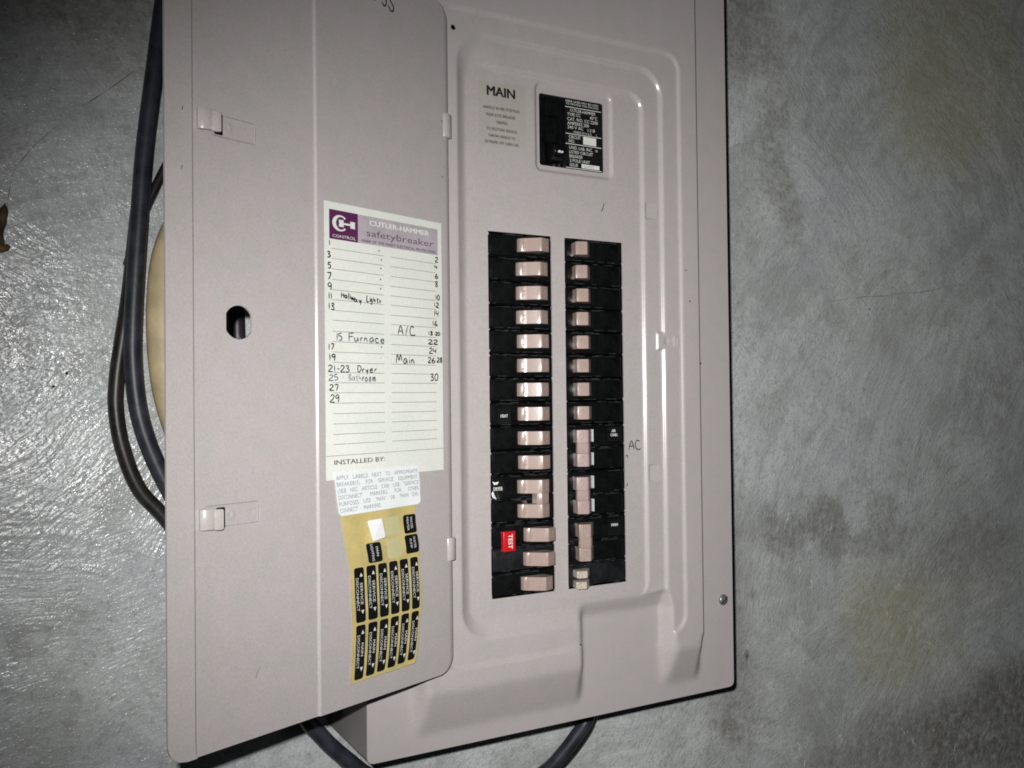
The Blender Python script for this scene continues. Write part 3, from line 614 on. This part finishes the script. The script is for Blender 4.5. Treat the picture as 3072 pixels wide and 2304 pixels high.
for f in (False, True):
    for n in (1, 2): ME['body', f, n] = body_mesh(n, f)
    ME['h', f] = handle_mesh(f, prof=PROF_R if f else PROF)
    bm = bmesh.new(); s = -1 if f else 1; hz = PITCH / 2 - 5.4; extrude_profile(bm, TIE, -hz, hz, lambda a, p, z: (s * a, -p, z), .2); ME['tie', f] = bm_mesh('handle_tie', bm, 20)
    ME['small', f] = handle_mesh(f, 2.75, [(a * .9, p * .9) for a, p in (PROF_R if f else PROF)])
def use(me, mt):
    c = me.copy(); c.materials.clear(); c.materials.append(mt); return c
_mc = {}
def shared(key, mt):
    k = (key, mt.name)
    if k not in _mc: _mc[k] = use(ME[key], mt)
    return _mc[k]
ORD = ['top', 'second', 'third', 'fourth', 'fifth', 'sixth', 'seventh', 'eighth', 'ninth', 'tenth', 'eleventh', 'twelfth', 'thirteenth', 'fourteenth', 'bottom']
def breaker(flip, slot, n, hx, label, bmat='black', hmat='tan', small=False, dz=0.0):
    zc = -(slot + n / 2) * PITCH; xo = 129.5 if flip else 0.0
    b = thing('circuit_breaker', label, 'circuit breaker', (xo * MM, -HF * MM, zc * MM), 'branch breakers in two columns')
    link('body', shared(('body', flip, n), M[bmat]), b)
    s = -1 if flip else 1
    bmw = bmesh.new()  # broken grey strips paint in the edge highlights, with dusty scratches
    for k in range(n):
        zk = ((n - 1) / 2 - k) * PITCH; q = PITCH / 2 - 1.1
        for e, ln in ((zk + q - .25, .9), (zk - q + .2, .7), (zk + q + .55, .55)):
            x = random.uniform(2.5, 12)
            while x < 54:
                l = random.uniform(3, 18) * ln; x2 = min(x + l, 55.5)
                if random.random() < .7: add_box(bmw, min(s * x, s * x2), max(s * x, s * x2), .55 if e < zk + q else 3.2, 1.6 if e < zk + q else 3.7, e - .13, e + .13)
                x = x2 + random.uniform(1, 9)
    wr = link('edge_highlight', bm_mesh('edge_highlight', bmw), b, M['edgeglint']); wr['kind'] = 'stuff'
    zz = [((n - 1) / 2 - k) * PITCH for k in range(n)]
    if small: zz = [-1.4 + 4.5, -1.4 - 4.2]
    for z in zz:
        hmm = link('handle', shared(('small' if small else 'h', flip), M[hmat]), b); hmm.location = (s * hx * MM, 0.0008, (z + dz) * MM)
        hmm.rotation_euler = (0, 0, s * random.uniform(-.03, .03))
    if n == 2:
        t_ = link('handle_tie', shared(('tie', flip), M[hmat]), b); t_.location = (s * hx * MM, 0.0008, dz * MM)
    return b, zc
BL = {}
left_dx = {0: 28.2, 10: 26.0, 12: 31.3, 13: 30.7, 14: 28.3}
for i in list(range(10)) + [12, 13, 14]:
    lab = {0: 'black breaker with tan toggle at the very top of the left column', 7: 'left column breaker carrying the small HEAT marker', 8: 'left column breaker directly below the HEAT marked one', 6: 'left column breaker directly above the HEAT marked one',
           12: 'left column breaker with a red TEST button', 13: 'left column breaker directly below the red TEST button one, dusty face', 14: 'black breaker with tan toggle at the very bottom of the left column',
           9: 'left column breaker directly above the DRYER double breaker'}.get(i, 'black breaker with tan toggle, %s from the top in the left column' % ORD[i])
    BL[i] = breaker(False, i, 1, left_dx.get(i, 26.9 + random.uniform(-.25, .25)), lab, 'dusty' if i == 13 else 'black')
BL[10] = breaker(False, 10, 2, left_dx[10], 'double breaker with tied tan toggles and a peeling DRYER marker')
BR = {}
for i in range(8):
    lab = {0: 'black breaker with square tan toggle at the very top of the right column', 7: 'right column breaker directly above the AIR COND marked double'}.get(i, 'black breaker with square tan toggle, %s from the top in the right column' % ORD[i])
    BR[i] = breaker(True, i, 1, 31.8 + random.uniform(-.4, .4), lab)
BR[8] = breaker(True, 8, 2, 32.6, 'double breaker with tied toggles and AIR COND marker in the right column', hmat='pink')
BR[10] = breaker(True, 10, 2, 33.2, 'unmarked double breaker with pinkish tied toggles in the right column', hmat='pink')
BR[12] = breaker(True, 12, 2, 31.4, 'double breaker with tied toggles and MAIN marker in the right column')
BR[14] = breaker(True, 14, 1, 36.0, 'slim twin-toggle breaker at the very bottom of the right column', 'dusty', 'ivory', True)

M['guide'] = mat('white_painted_edge', (0.66, 0.67, 0.68), rough=0.5, spec=0.3)
for k_ in (8, 10):
    b_, zc_ = BR[k_]
    for q in (PITCH / 2, -PITCH / 2):
        bm = bmesh.new(); add_box(bm, -34.9, -34.2, -3.2, .6, q - 5.0, q + 5.2, .15); link('handle_guide', bm_mesh('handle_guide', bm), b_, M['guide'])
def rrpts(x0, x1, y0, y1, r, n=4):
    P = []
    for cx, cy, a0 in ((x1 - r, y1 - r, 0), (x0 + r, y1 - r, 90), (x0 + r, y0 + r, 180), (x1 - r, y0 + r, 270)):
        for k in range(n + 1):
            a = math.radians(a0 + 90 * k / n); P.append((cx + r * math.cos(a), cy + r * math.sin(a)))
    return P
def marker(br, flip, x0, x1, z0, z1, lines, proud=.9):
    """adhesive marker on a breaker's face; coordinates in the panel's mm"""
    b, zc = br; xo = 129.5 if flip else 0.0
    lo = Ink(lambda x, y, o: ((x - xo) * MM, -(o) * MM, (y - zc) * MM))
    lo.poly(rrpts(x0, x1, z0, z1, .8), -.45 if proud else 0); lb = lo.build('marker_label', M['stick'], b)
    tx = Ink(lambda x, y, o: ((x - xo) * MM, .0003 - o * MM, (-y - zc) * MM))
    for (t_, a, c, z, cap) in lines: tx.text(t_, a, c, -z, cap, .006)
    tx.build('lettering', M['inkw'], lb)
marker(BL[7], False, 7.9, 18.8, -151.2, -139.4, [('HEAT', 9.9, 16.4, -146.0, 2.3)])
marker(BR[8], True, 111.8, 125.5, -168, -156.2, [('AIR', 116.1, 120.3, -160.4, 2.2), ('COND.', 115.0, 122.4, -163.9, 2.3)])
marker(BR[12], True, 110.8, 124.5, -247, -234.4, [('MAIN', 114.6, 121.3, -239.3, 2.3)])
b10, z10 = BL[10]
# the DRYER marker has lifted off and curls
V, F = [], []; nxg, nzg = 10, 10
def curl(x, z):
    a = (z + 196.5) / 13.0; return -.2 + 2.4 * max(0, -a - .55) ** 1.3 * 2 + 1.3 * max(0, a + .12) * 2 + .9 * math.exp(-((x - 7) / 1.2) ** 2) * max(0, -a - .3) * 2
for j in range(nzg + 1):
    for i in range(nxg + 1):
        z = -196.5 - 12.9 * j / nzg; taper = 1.0 - .5 * (j / nzg) ** 2 if j / nzg > .5 else 1 - .25 * max(0, .3 - j / nzg)
        x = 6.6 + (i / nxg - .5) * 12.2 * taper; V.append((x * MM, -(curl(x, z) + .2) * MM, (z - z10) * MM))
for j in range(nzg):
    for i in range(nxg): a = j * (nxg + 1) + i; F.append((a, a + 1, a + nxg + 2, a + nxg + 1))
lb = link('marker_label', mesh('marker_label', V, F, True), b10, M['stick'])
tx = Ink(lambda x, y, o: (x * MM, -(curl(x, -y) + .35 + o) * MM, (-y - z10) * MM)); tx.text('DRYER', 2.5, 10.7, 203.0, 2.7, .006); tx.build('lettering', M['inkw'], lb)
for pts in ([(1.2, -195.8), (4, -196.6), (6.5, -195.9), (5.0, -198.0), (2.0, -198.2)], [(.3, -205.0), (1.6, -203.0), (2.6, -206.2), (4.2, -209.5), (2.4, -209.0), (.4, -208.0)]):
    link('torn_edge', mesh('torn_edge', [(x * MM, -(.9 + .35 * k) * MM, (z - z10) * MM) for k, (x, z) in enumerate(pts)], [tuple(range(len(pts)))]), lb, M['blank'])
# red TEST button
b12, z12 = BL[12]
bm = bmesh.new(); add_box(bm, 9.4, 20.4, -3.0, 1.5, -251.0 - z12, -235.2 - z12, .7, 3); tb = link('test_button', bm_mesh('test_button', bm, 40), b12, M['red'])
tx = Ink(lambda x, y, o: (x * MM, (-3.1 - o) * MM, (-y - z12) * MM)); tx.textv('TEST', 237.4, 248.6, 13.8, 3.6, .012); tx.build('lettering', M['inkw'], tb)
# bits of bright scraped metal and paint round the openings
# ------------------------------------------------------------------ circuit directory card on the door
DZ = 1.3      # the right part of the door stands proud
def lab3(x, y, o): return tuple(c * MM for c in door3(119.0 - x, -1.5 - y, DZ + .25 + o))
card = thing('circuit_directory', 'cream paper circuit directory with handwritten numbers stuck on the open door', 'label')
V = [lab3(109 * i / 8, 181.4 * j / 12, 0) for j in range(13) for i in range(9)]
F = [(j * 9 + i, j * 9 + i + 1, j * 9 + i + 10, j * 9 + i + 9) for j in range(12) for i in range(8)]
paper = link('paper', mesh('paper', V, F), card, M['paper'])
hdr = Ink(lambda x, y, o: lab3(x, y, .06)); hdr.poly([(28.7, 5.0), (104.9, 5.0), (104.9, 24.1), (28.7, 24.1)]); band = hdr.build('header_band', M['lilac'], card)
lg = Ink(lambda x, y, o: lab3(x, y, .07)); lg.poly([(4.1, 4.9), (28.6, 4.9), (28.6, 24.2), (4.1, 24.2)]); logo = lg.build('logo_square', M['purple'], card)
iw = Ink(lambda x, y, o: lab3(x, y, .14 + o))
P1 = [(13.2 + 6.6 * math.cos(a), 13.2 + 5.3 * math.sin(a)) for a in np.linspace(math.radians(42), math.radians(318), 22)]
P2 = [(13.9 + 4.1 * math.cos(a), 13.2 + 4.2 * math.sin(a)) for a in np.linspace(math.radians(318), math.radians(42), 22)]
n = len(iw.V); iw.V += [iw.fn(*p, 0) for p in P1 + P2[::-1]]; iw.F += [(n + i, n + i + 1, n + 22 + i + 1, n + 22 + i) for i in range(21)]
for q in ([(12.0, 10.9), (16.3, 10.9), (15.9, 13.2), (16.3, 15.5), (12.0, 15.5), (12.4, 13.2)], [(21.8, 11.0), (26.1, 11.0), (25.8, 13.2), (26.1, 15.5), (21.8, 15.5), (22.2, 13.2)]): iw.poly(q, .03)
iw.poly([(15.8, 12.6), (22.3, 12.6), (22.3, 13.9), (15.8, 13.9)], .05); iw.text('CONTROL', 6.8, 26.6, 22.9, 1.9); iw.build('emblem', M['paper'], logo)
it = Ink(lambda x, y, o: lab3(x, y, .13 + o)); it.text('CUTLER-HAMMER', 38.7, 96, 11.0, 3.4, .012); it.build('lettering', M['paper'], band)
it = Ink(lambda x, y, o: lab3(x, y, .13)); it.text('safetybreaker', 36, 100.6, 18.6, 4.5, .0); it.text('MARK OF THE FINEST ELECTRICAL PROTECTION', 31.7, 102.3, 23.1, 1.9, .004); it.build('lettering', M['lilactext'], band)
rl = Ink(lambda x, y, o: lab3(x, y, .1)); yl = [30.5, 37.1, 43.9, 50.8, 57.5, 64.0, 70.9, 77.4, 84.5, 91.3, 98.1, 104.9, 111.4, 118.1, 124.7, 131.5, 138.3, 145, 151.8, 158.3]
for (x0, x1, y) in [(6.1, 51.2, y) for y in yl] + [(57.8, 102.2, y) for y in yl] + [(.2, 108.8, 165.7)]:
    rl.line(x0, y, x1, y, .42); rl.build('ruled_line', M['inkl'], paper); rl = Ink(rl.fn)
ib = Ink(lambda x, y, o: lab3(x, y, .1 + o)); ib.text('INSTALLED BY:', 6.7, 51.2, 171.6, 3.0, .01); ib.build('lettering', M['inkb'], paper)
hw = Ink(lambda x, y, o: lab3(x, y, .16 + o))
for t_, x0, x1, y0, y1 in (('1', 3.4, 5.2, 25.2, 28.7), ('3', 2.1, 5.6, 32.9, 36.7), ('5', 2.6, 5.6, 39.9, 43.7), ('7', 1.8, 5.9, 46.4, 50.9), ('9', 2.3, 6.0, 53.3, 58.0), ('11', 2.6, 6.3, 59.6, 63.8), ('13', 2.6, 8.4, 66.2, 70.6), ('17', 2.3, 7.6, 92.8, 96.8), ('19', 2.8, 8.6, 99.4, 103.8), ('21-23', 2.2, 20.8, 106.7, 111.0), ('27', 3.1, 11.2, 119.3, 123.3), ('29', 3.8, 11.7, 126.0, 130.8),
        ('Ha', 13.4, 19.3, 58.6, 62.3), ('l', 19.2, 20.6, 58.2, 63), ('lw', 20.4, 25.4, 59, 63), ('ay', 24.4, 32.2, 60.6, 64.2), ('Li', 35.5, 39.4, 58.8, 63.2), ('ghts', 38.6, 48.8, 59.6, 63.0),
        ('2', 102, 105.2, 25.6, 29.2), ('4', 101.4, 104.6, 31.4, 34.6), ('6', 101.8, 105.4, 37.6, 41.2), ('8', 101.8, 105.2, 43.4, 47.4), ('10', 101.7, 106.8, 53.3, 56.7), ('12', 100.4, 105.6, 59.3, 62.5), ('14', 100.3, 105.5, 64.8, 69.2), ('16', 98.2, 104.4, 72.2, 76.2), ('A/C', 64, 81.2, 77.6, 84.2), ('18', 94, 99.6, 80.3, 83.1), ('.20', 99.8, 106.6, 80.6, 83.0), ('22', 94, 104.6, 86.3, 89.6), ('24', 94.9, 103, 92.5, 96.4), ('Main', 62.2, 81.4, 97.9, 104.4), ('26', 93.4, 101.4, 99.2, 103.2), ('.28', 101.2, 109, 99.2, 102.6), ('30', 95.8, 104.6, 111.1, 116)):
    hw.hand(t_, x0, x1, y0, y1, .85 if y0 < 100 or x0 > 90 else .75, .1); hw.build('handwriting', M['mark'], paper); hw = Ink(hw.fn)
hw.hand('Dryer', 26.6, 44.8, 106.6, 110.8, .75, .12); hw.build('handwriting', M['mark'], paper); hw = Ink(hw.fn)
for x, y in ((47.2, 27.4), (49.2, 33.4), (48.8, 39.4), (48.2, 46.9), (48.5, 53.4), (48.6, 93.4)): hw.stroke([(x - .35, y - .45), (x, y), (x + .3, y + .5)], .95); hw.build('ink_dot', M['mark'], paper); hw = Ink(hw.fn)
for t_, x0, x1, y0, y1, w_, mt in (('15', 9, 14.4, 85.4, 90.4, .8, 'fade'), ('Furnace', 19.3, 52.6, 84.9, 90.6, .85, 'fade'), ('room', 31, 44, 111.2, 117.2, .8, 'fade'), ('25', 2.9, 11, 112.8, 116.6, .7, 'fade'), ('Bath', 19, 31.2, 112.3, 116.6, .75, 'faint')):
    hf = Ink(lambda x, y, o: lab3(x, y, .16 + o)); hf.hand(t_, x0, x1, y0, y1, w_, .13); hf.build('handwriting', M[mt], paper)['label'] = 'faded handwriting'
for p_ in ([(14.2, 114.3), (15, 114.8)], [(47.7, 100.5), (48.4, 101)]):
    hf = Ink(lambda x, y, o: lab3(x, y, .16 + o)); hf.stroke(p_, .8); hf.build('ink_dot', M['faint'], paper)

# white instruction sticker over the card's foot
ins = thing('instruction_label', 'white printed instruction sticker overlapping the foot of the circuit directory', 'label')
def wmap(x, y, o):       # x 0..76, y 0..28.5
    a, b = x / 76.0, y / 28.5
    u = (113.0 * (1 - a) + 36.7 * a) * (1 - b) + (109.2 * (1 - a) + 35.6 * a) * b + 1.3 * b * (1 - b) * (1 - a) - .9 * math.sin(b * 3.1) * a
    z = (-177.9 * (1 - a) - 178.2 * a) * (1 - b) + (-206.9 * (1 - a) - 205.3 * a) * b
    return tuple(c * MM for c in door3(u, z, DZ + .75 + o + 1.6 * max(0, b - .72) * max(0, a - .8) * 10 + .5 * b))
ou = rrpts(0, 76, 0, 28.5, 2.2)
V, F = [], []
for j in range(13):
    y = 28.5 * j / 12; ins_ = 2.0 - math.sqrt(max(0, 4 - (2 - min(y, 28.5 - y, 2)) ** 2)) if y > 14 else 0
    for i in range(21): V.append(wmap(ins_ + (76 - 2 * ins_) * i / 20, y, 0))
for j in range(12):
    for i in range(20): a = j * 21 + i; F.append((a, a + 1, a + 22, a + 21))
wp = link('paper', mesh('paper', V, F, True), ins, M['white'])
it = Ink(lambda x, y, o: wmap(x, y, .12 + o))
for k, (words, x1) in enumerate(((('APPLY', 'LABELS', 'NEXT', 'TO', 'APPROPRIATE'), 74.6), (('BREAKER(S).', 'FOR', 'SERVICE', 'EQUIPMENT,'), 74.6), (('(SEE', 'NEC', 'ARTICLE', '230)', 'USE', '"SERVICE'), 74.6), (('DISCONNECT"', 'MARKERS.', 'FOR', 'OTHER'), 74.6), (('PURPOSES', 'USE', '"MAIN"', 'OR', '"MAIN', 'DIS-'), 74.6), (('CONNECT"', 'MARKERS.'), 38.0))):
    wd = [sum(1.0 if c not in 'I.,()"1-' else .5 for c in w_) for w_ in words]; k0 = 2.12; x = 1.2; gap = (x1 - 1.2 - sum(wd) * k0) / max(1, len(words) - 1)
    for w_, n_ in zip(words, wd):
        it.text(w_, x, x + n_ * k0, 5.1 + k * 4.25, 2.75, .0); x += n_ * k0 + gap
it.build('lettering', M['inkg'], wp)

# yellowed marker sheet hanging below it
sh = thing('marker_sheet', 'curling yellowed backing sheet of black breaker markers on the open door', 'label sheet')
ROWS = [(-202.5, 108.8, 40.2), (-207.8, 107.5, 39.7), (-218.0, 105.6, 39.1), (-227, 103.9, 37.6), (-234.6, 102.1, 36.4), (-242.6, 100.4, 36.7), (-252, 99.9, 36.5), (-262.6, 99.6, 36.1), (-271, 99.0, 35.5), (-279.6, 98.8, 35.3), (-289, 98.9, 36.4), (-298, 99.3, 38.2), (-307, 100.0, 40.6), (-316.2, 101.0, 43.6)]
RZ = np.array([r[0] for r in ROWS]); RL = np.array([r[1] for r in ROWS]); RR = np.array([r[2] for r in ROWS])
def smap(s, z, o):
    l = np.interp(-z, -RZ, RL); r = np.interp(-z, -RZ, RR); t_ = (-z - 202.5) / 114
    lift = .35 + min(1, max(0, t_ - .22) / .15) * (.55 + 1.2 * s * (.5 + .5 * math.sin(t_ * 14 + .6)) + 1.5 * max(0, t_ - .75) * s * 4 * .5)
    zz = z - (1 - s) * 1.5 * max(0, (t_ - .8)) / .2 * 1.0
    return tuple(c * MM for c in door3(l + (r - l) * s, zz, DZ + lift + o))
V, F = [], []; NS, NT = 10, 40
for j in range(NT + 1):
    z = -202.5 - 113.8 * j / NT
    for i in range(NS + 1): V.append(smap(i / NS, z, 0))
for j in range(NT):
    for i in range(NS): a = j * (NS + 1) + i; F.append((a, a + 1, a + NS + 2, a + NS + 1))
link('backing_sheet', mesh('backing_sheet', V, F, True), sh, M['yellow'])
def patch(name, s0, s1, z0, z1, mt, off=.15, r=1.6, wsh=64.0):
    """rounded sticker laid on the sheet"""
    V, F = [], []; nj = 10; W_ = (s1 - s0) * wsh; Hh = abs(z1 - z0)
    ys = sorted(set([0, .25 * r, .6 * r, r, Hh - r, Hh - .6 * r, Hh - .25 * r, Hh] + list(np.linspace(r, Hh - r, nj))))
    for y in ys:
        d = min(y, Hh - y); q = 0 if d >= r else r - math.sqrt(max(0, r * r - (r - d) ** 2))
        for i in range(6): V.append(smap(s0 + (q + (W_ - 2 * q) * i / 5) / wsh, z0 - y, off))
    for j in range(len(ys) - 1):
        for i in range(5): a = j * 6 + i; F.append((a, a + 1, a + 7, a + 6))
    return link(name, mesh(name, V, F, True), sh, mt)
COLS = [(.051, .185), (.219, .352), (.382, .510), (.541, .666), (.697, .819), (.854, .971)]
def vtext(st, items):
    ik = Ink(lambda x, y, o: smap(x / 64.0, -y, .28 + o))
    for it_ in items:
        if it_[0] == 'tri':
            _, s, z, up = it_; x = s * 64
            ik.poly([(x - 1.25, -z + (1.1 if up else -1.1)), (x + 1.25, -z + (1.1 if up else -1.1)), (x, -z + (-1.5 if up else 1.5))])
        else:
            t_, z0, z1, s, cap = it_; ik.textv(t_, -z0, -z1, s * 64, cap * .93)
    ik.build('lettering', M['inkw'], st)
for k, (s0, s1) in enumerate(COLS):
    st = patch('marker_label', s0, s1, -242.4, -278.9, M['stick'])
    vtext(st, [('SERVICE', -252.6, -267.2, s0 + .073, 2.3), ('DISCONNECT', -249.2, -271.2, s0 + .018, 2.3), ('tri', s0 + .092, -247.4, True), ('tri', s0 + .092, -272.0, False)])
    st = patch('marker_label', s0, s1 - .004, -280.6, -314.8 + .35 * k, M['stick'])
    vtext(st, [('MAIN', -292.6, -300.8, s0 + .073, 2.3), ('DISCONNECT', -287.2, -308.0, s0 + .018, 2.3), ('tri', s0 + .092, -285.6, True), ('tri', s0 + .092, -308.6, False)])
st = patch('marker_label', .815, .997, -212.0, -225.3, M['stick']); vtext(st, [('WATER', -213.6, -222.2, .915, 2.0), ('HEATER', -213.6, -223.2, .862, 2.0)])
st = patch('marker_label', .805, .998, -226.3, -239.4, M['stick']); vtext(st, [('WATER', -227.8, -236.2, .925, 2.0), ('PUMP', -229.2, -235.8, .87, 2.0)])
st = patch('marker_label', .262, .462, -227.6, -241.0, M['stick']); vtext(st, [('MAIN', -230.6, -237.0, .385, 2.1), ('LIGHTING', -228.4, -240.0, .318, 2.1)])
patch('pale_patch', .56, .76, -211.9, -225.0, M['pale'], .06, .5); patch('pale_patch', .535, .74, -226.8, -240.0, M['pale'], .06, .5)
# the loose white blank sits a little askew
V = [tuple(c * MM for c in door3(u, z, DZ + 2.0 + .3 * k)) for k, (u, z) in enumerate([(85.6, -212.6), (84.8, -212.0), (74.3, -211.6), (73.4, -212.2), (70.5, -223.6), (71.2, -224.6), (81.8, -226.4), (82.9, -225.6)])]
link('blank_label', mesh('blank_label', V, [tuple(range(8))]), sh, M['blank'])

# ------------------------------------------------------------------ cables on the wall
def wy(r): return WY - r
def cpts(lst, y): return [(x * MM, (y if not isinstance(y, (list, tuple)) else y[i]) * MM, z * MM) for i, (x, z) in enumerate(lst)]
def zip_y(n, f): return [f(i / (n - 1)) for i in range(n)]
thick = [(-203, 330), (-217, 230), (-226, 165), (-233, 110), (-240, 52), (-244.3, -6), (-246.2, -34), (-248.2, -70), (-248.6, -103), (-244.6, -140), (-234, -174), (-216, -212), (-190, -262), (-155, -325), (-125, -378), (-113, -394), (-103, -406), (-88, -421), (-70, -437), (-30, -462), (20, -478), (60, -480), (97, -467), (115, -455.5), (130, -443), (142, -431), (150, -412), (153, -380)]
o = tube('cable', cpts(thick, zip_y(len(thick), lambda t_: wy(17) - 5 * math.sin(t_ * 3.1))), .0064, M['cable'], seg=18); tag(o, 'thick black cable curving down beside the open door', 'cable')
thin = [(-200, 330), (-214, 230), (-224, 165), (-231, 110), (-238, 52), (-244.5, -6), (-248, -40), (-251, -64), (-254.6, -88), (-257.8, -112), (-258.6, -136), (-254, -165), (-243, -195), (-224, -219), (-196, -262), (-160, -325), (-120, -385), (-96, -415), (-60, -452), (-10, -482), (50, -495), (88, -489), (110, -476.5), (126, -466), (142, -452.5), (154, -438), (161, -418), (164, -380)]
o = tube('cable', cpts(thin, wy(6.5)), .0056, M['cable2'], seg=16); tag(o, 'thinner dark cable looping out left of the thick black one', 'cable')
back = [(-152, 200), (-165, 100), (-171.5, 20), (-171.8, -70), (-167, -140), (-143, -230), (-112, -320), (-80, -400)]
o = tube('cable', cpts(back, wy(9)), .0060, M['cable'], seg=14); tag(o, 'black cable glimpsed through the latch hole in the door', 'cable')
diag = [(-250, -30), (-240, 5), (-231, 28), (-221, 50), (-205, 80), (-180, 130)]
o = tube('cable', cpts(diag, wy(4)), .0035, M['cable2'], seg=12); tag(o, 'short dark cable crossing up behind the upper left door edge', 'cable')
crm = [(-180, 30), (-208, 8), (-221, -20), (-225.5, -55), (-225, -95), (-220, -130), (-208, -165), (-185, -200)]
o = tube('cable', cpts(crm, wy(10)), .0125, M['cream'], seg=18, squash=.75); tag(o, 'cream sheathed cable bowing out behind the door edge', 'cable')

# small things on the wall
o = thing('wall_hook', 'short rusty brown hook on the wall at the left edge', 'hook')
tube('hook_shank', [(-.338, .093, -.0215), (-.3345, .089, -.0195), (-.3330, .087, -.013), (-.3305, .087, -.006), (-.3312, .088, -.001), (-.3296, .090, .005), (-.3292, .092, .009)], lambda t_: .0044 - .0030 * t_ + .0012 * math.sin(t_ * 11), M['rust'], o, 12)
tube('hook_tip', [(-.339, .092, -.0235), (-.3335, .0885, -.0238), (-.3290, .0885, -.0228), (-.3276, .090, -.0212)], lambda t_: .0030 - .0012 * t_, M['rusttip'], o, 10)
rc0 = random.Random(21)
def hairline(lst, r, name='crack', mt='crack'):
    ph = rc0.uniform(0, 9); return tube(name, cpts(lst, WY - .05), lambda t_: r * MM * max(.12, .62 + .3 * math.sin(t_ * 17 + ph) + .25 * math.sin(t_ * 41 + 2 * ph)) * min(1, .15 + 6 * t_ * (1 - t_)), M[mt], wall, 5, 4, .4)
hairline([(-244, 117), (-262, 100), (-278, 86.5)], .4); hairline([(-294, 70.6), (-303, 61), (-311, 52), (-318, 42), (-324, 31), (-327, 14), (-328, 3)], .26)
hairline([(-334, -100), (-324, -102.6), (-310, -106), (-296, -108)], .3); hairline([(-291, -108.5), (-277, -103.4), (-262, -92.3)], .16)
hairline([(484, -26.5), (520, -21), (557, -16.4), (590, -14), (616, -9.8), (660, -6), (711, 3.9), (760, 9)], .32)
bm = bmesh.new(); bmesh.ops.create_uvsphere(bm, u_segments=10, v_segments=8, radius=.0011)
for (x, z, s) in ((-290.5, -109.5, 1), (-299, -119, .9), (-178, 0, .5), (561, -31, 1.0)):
    q = link('wall_speck', bm_mesh('wall_speck', bm.copy(), 60), wall, M['grime']); q.location = (x * MM, (WY - .2) * MM, z * MM); q.scale = (s, .5 * s, s)
bm.free()
# pale chips in the paint
bm = bmesh.new(); rc = random.Random(8)
CH = [(.462, -.438), (.425, -.262), (.487, -.277), (.55, -.285), (.44, -.325), (.455, -.34), (.62, -.345), (.637, -.34), (.61, -.36), (.585, -.395), (.60, -.40), (.66, -.43), (.70, -.46), (.735, -.56), (.70, -.57), (.53, -.47), (.50, -.52), (.43, -.52), (.44, -.535), (.455, -.54), (.63, -.55), (.66, -.545), (.61, -.53), (.57, -.545), (.76, -.42), (.80, -.30), (.72, -.115), (.77, -.125), (.82, -.13), (.56, -.03), (.60, -.02)]
for (x, z) in CH:
    for k in range(rc.randint(1, 3)):
        a = rc.uniform(.8, 2.4); l = rc.uniform(1.2, 4.5); wd = rc.uniform(.5, 1.3); cx, cz = x * 1000 + rc.uniform(-6, 6), z * 1000 + rc.uniform(-6, 6)
        d = (math.cos(a), math.sin(a)); n_ = (-d[1], d[0])
        vs = [bm.verts.new(((cx + d[0] * p * l + n_[0] * q * wd) * MM, (WY - .25) * MM, (cz + d[1] * p * l + n_[1] * q * wd) * MM)) for p, q in ((-1, -.1), (-.3, -.6), (.5, -.4), (1, .1), (.2, .6), (-.6, .4))]
        bm.faces.new(vs)
me = bpy.data.meshes.new('paint_chips'); bm.to_mesh(me); bm.free(); ch = link('paint_chips', me, wall, M['chip_glint']); ch['kind'] = 'stuff'
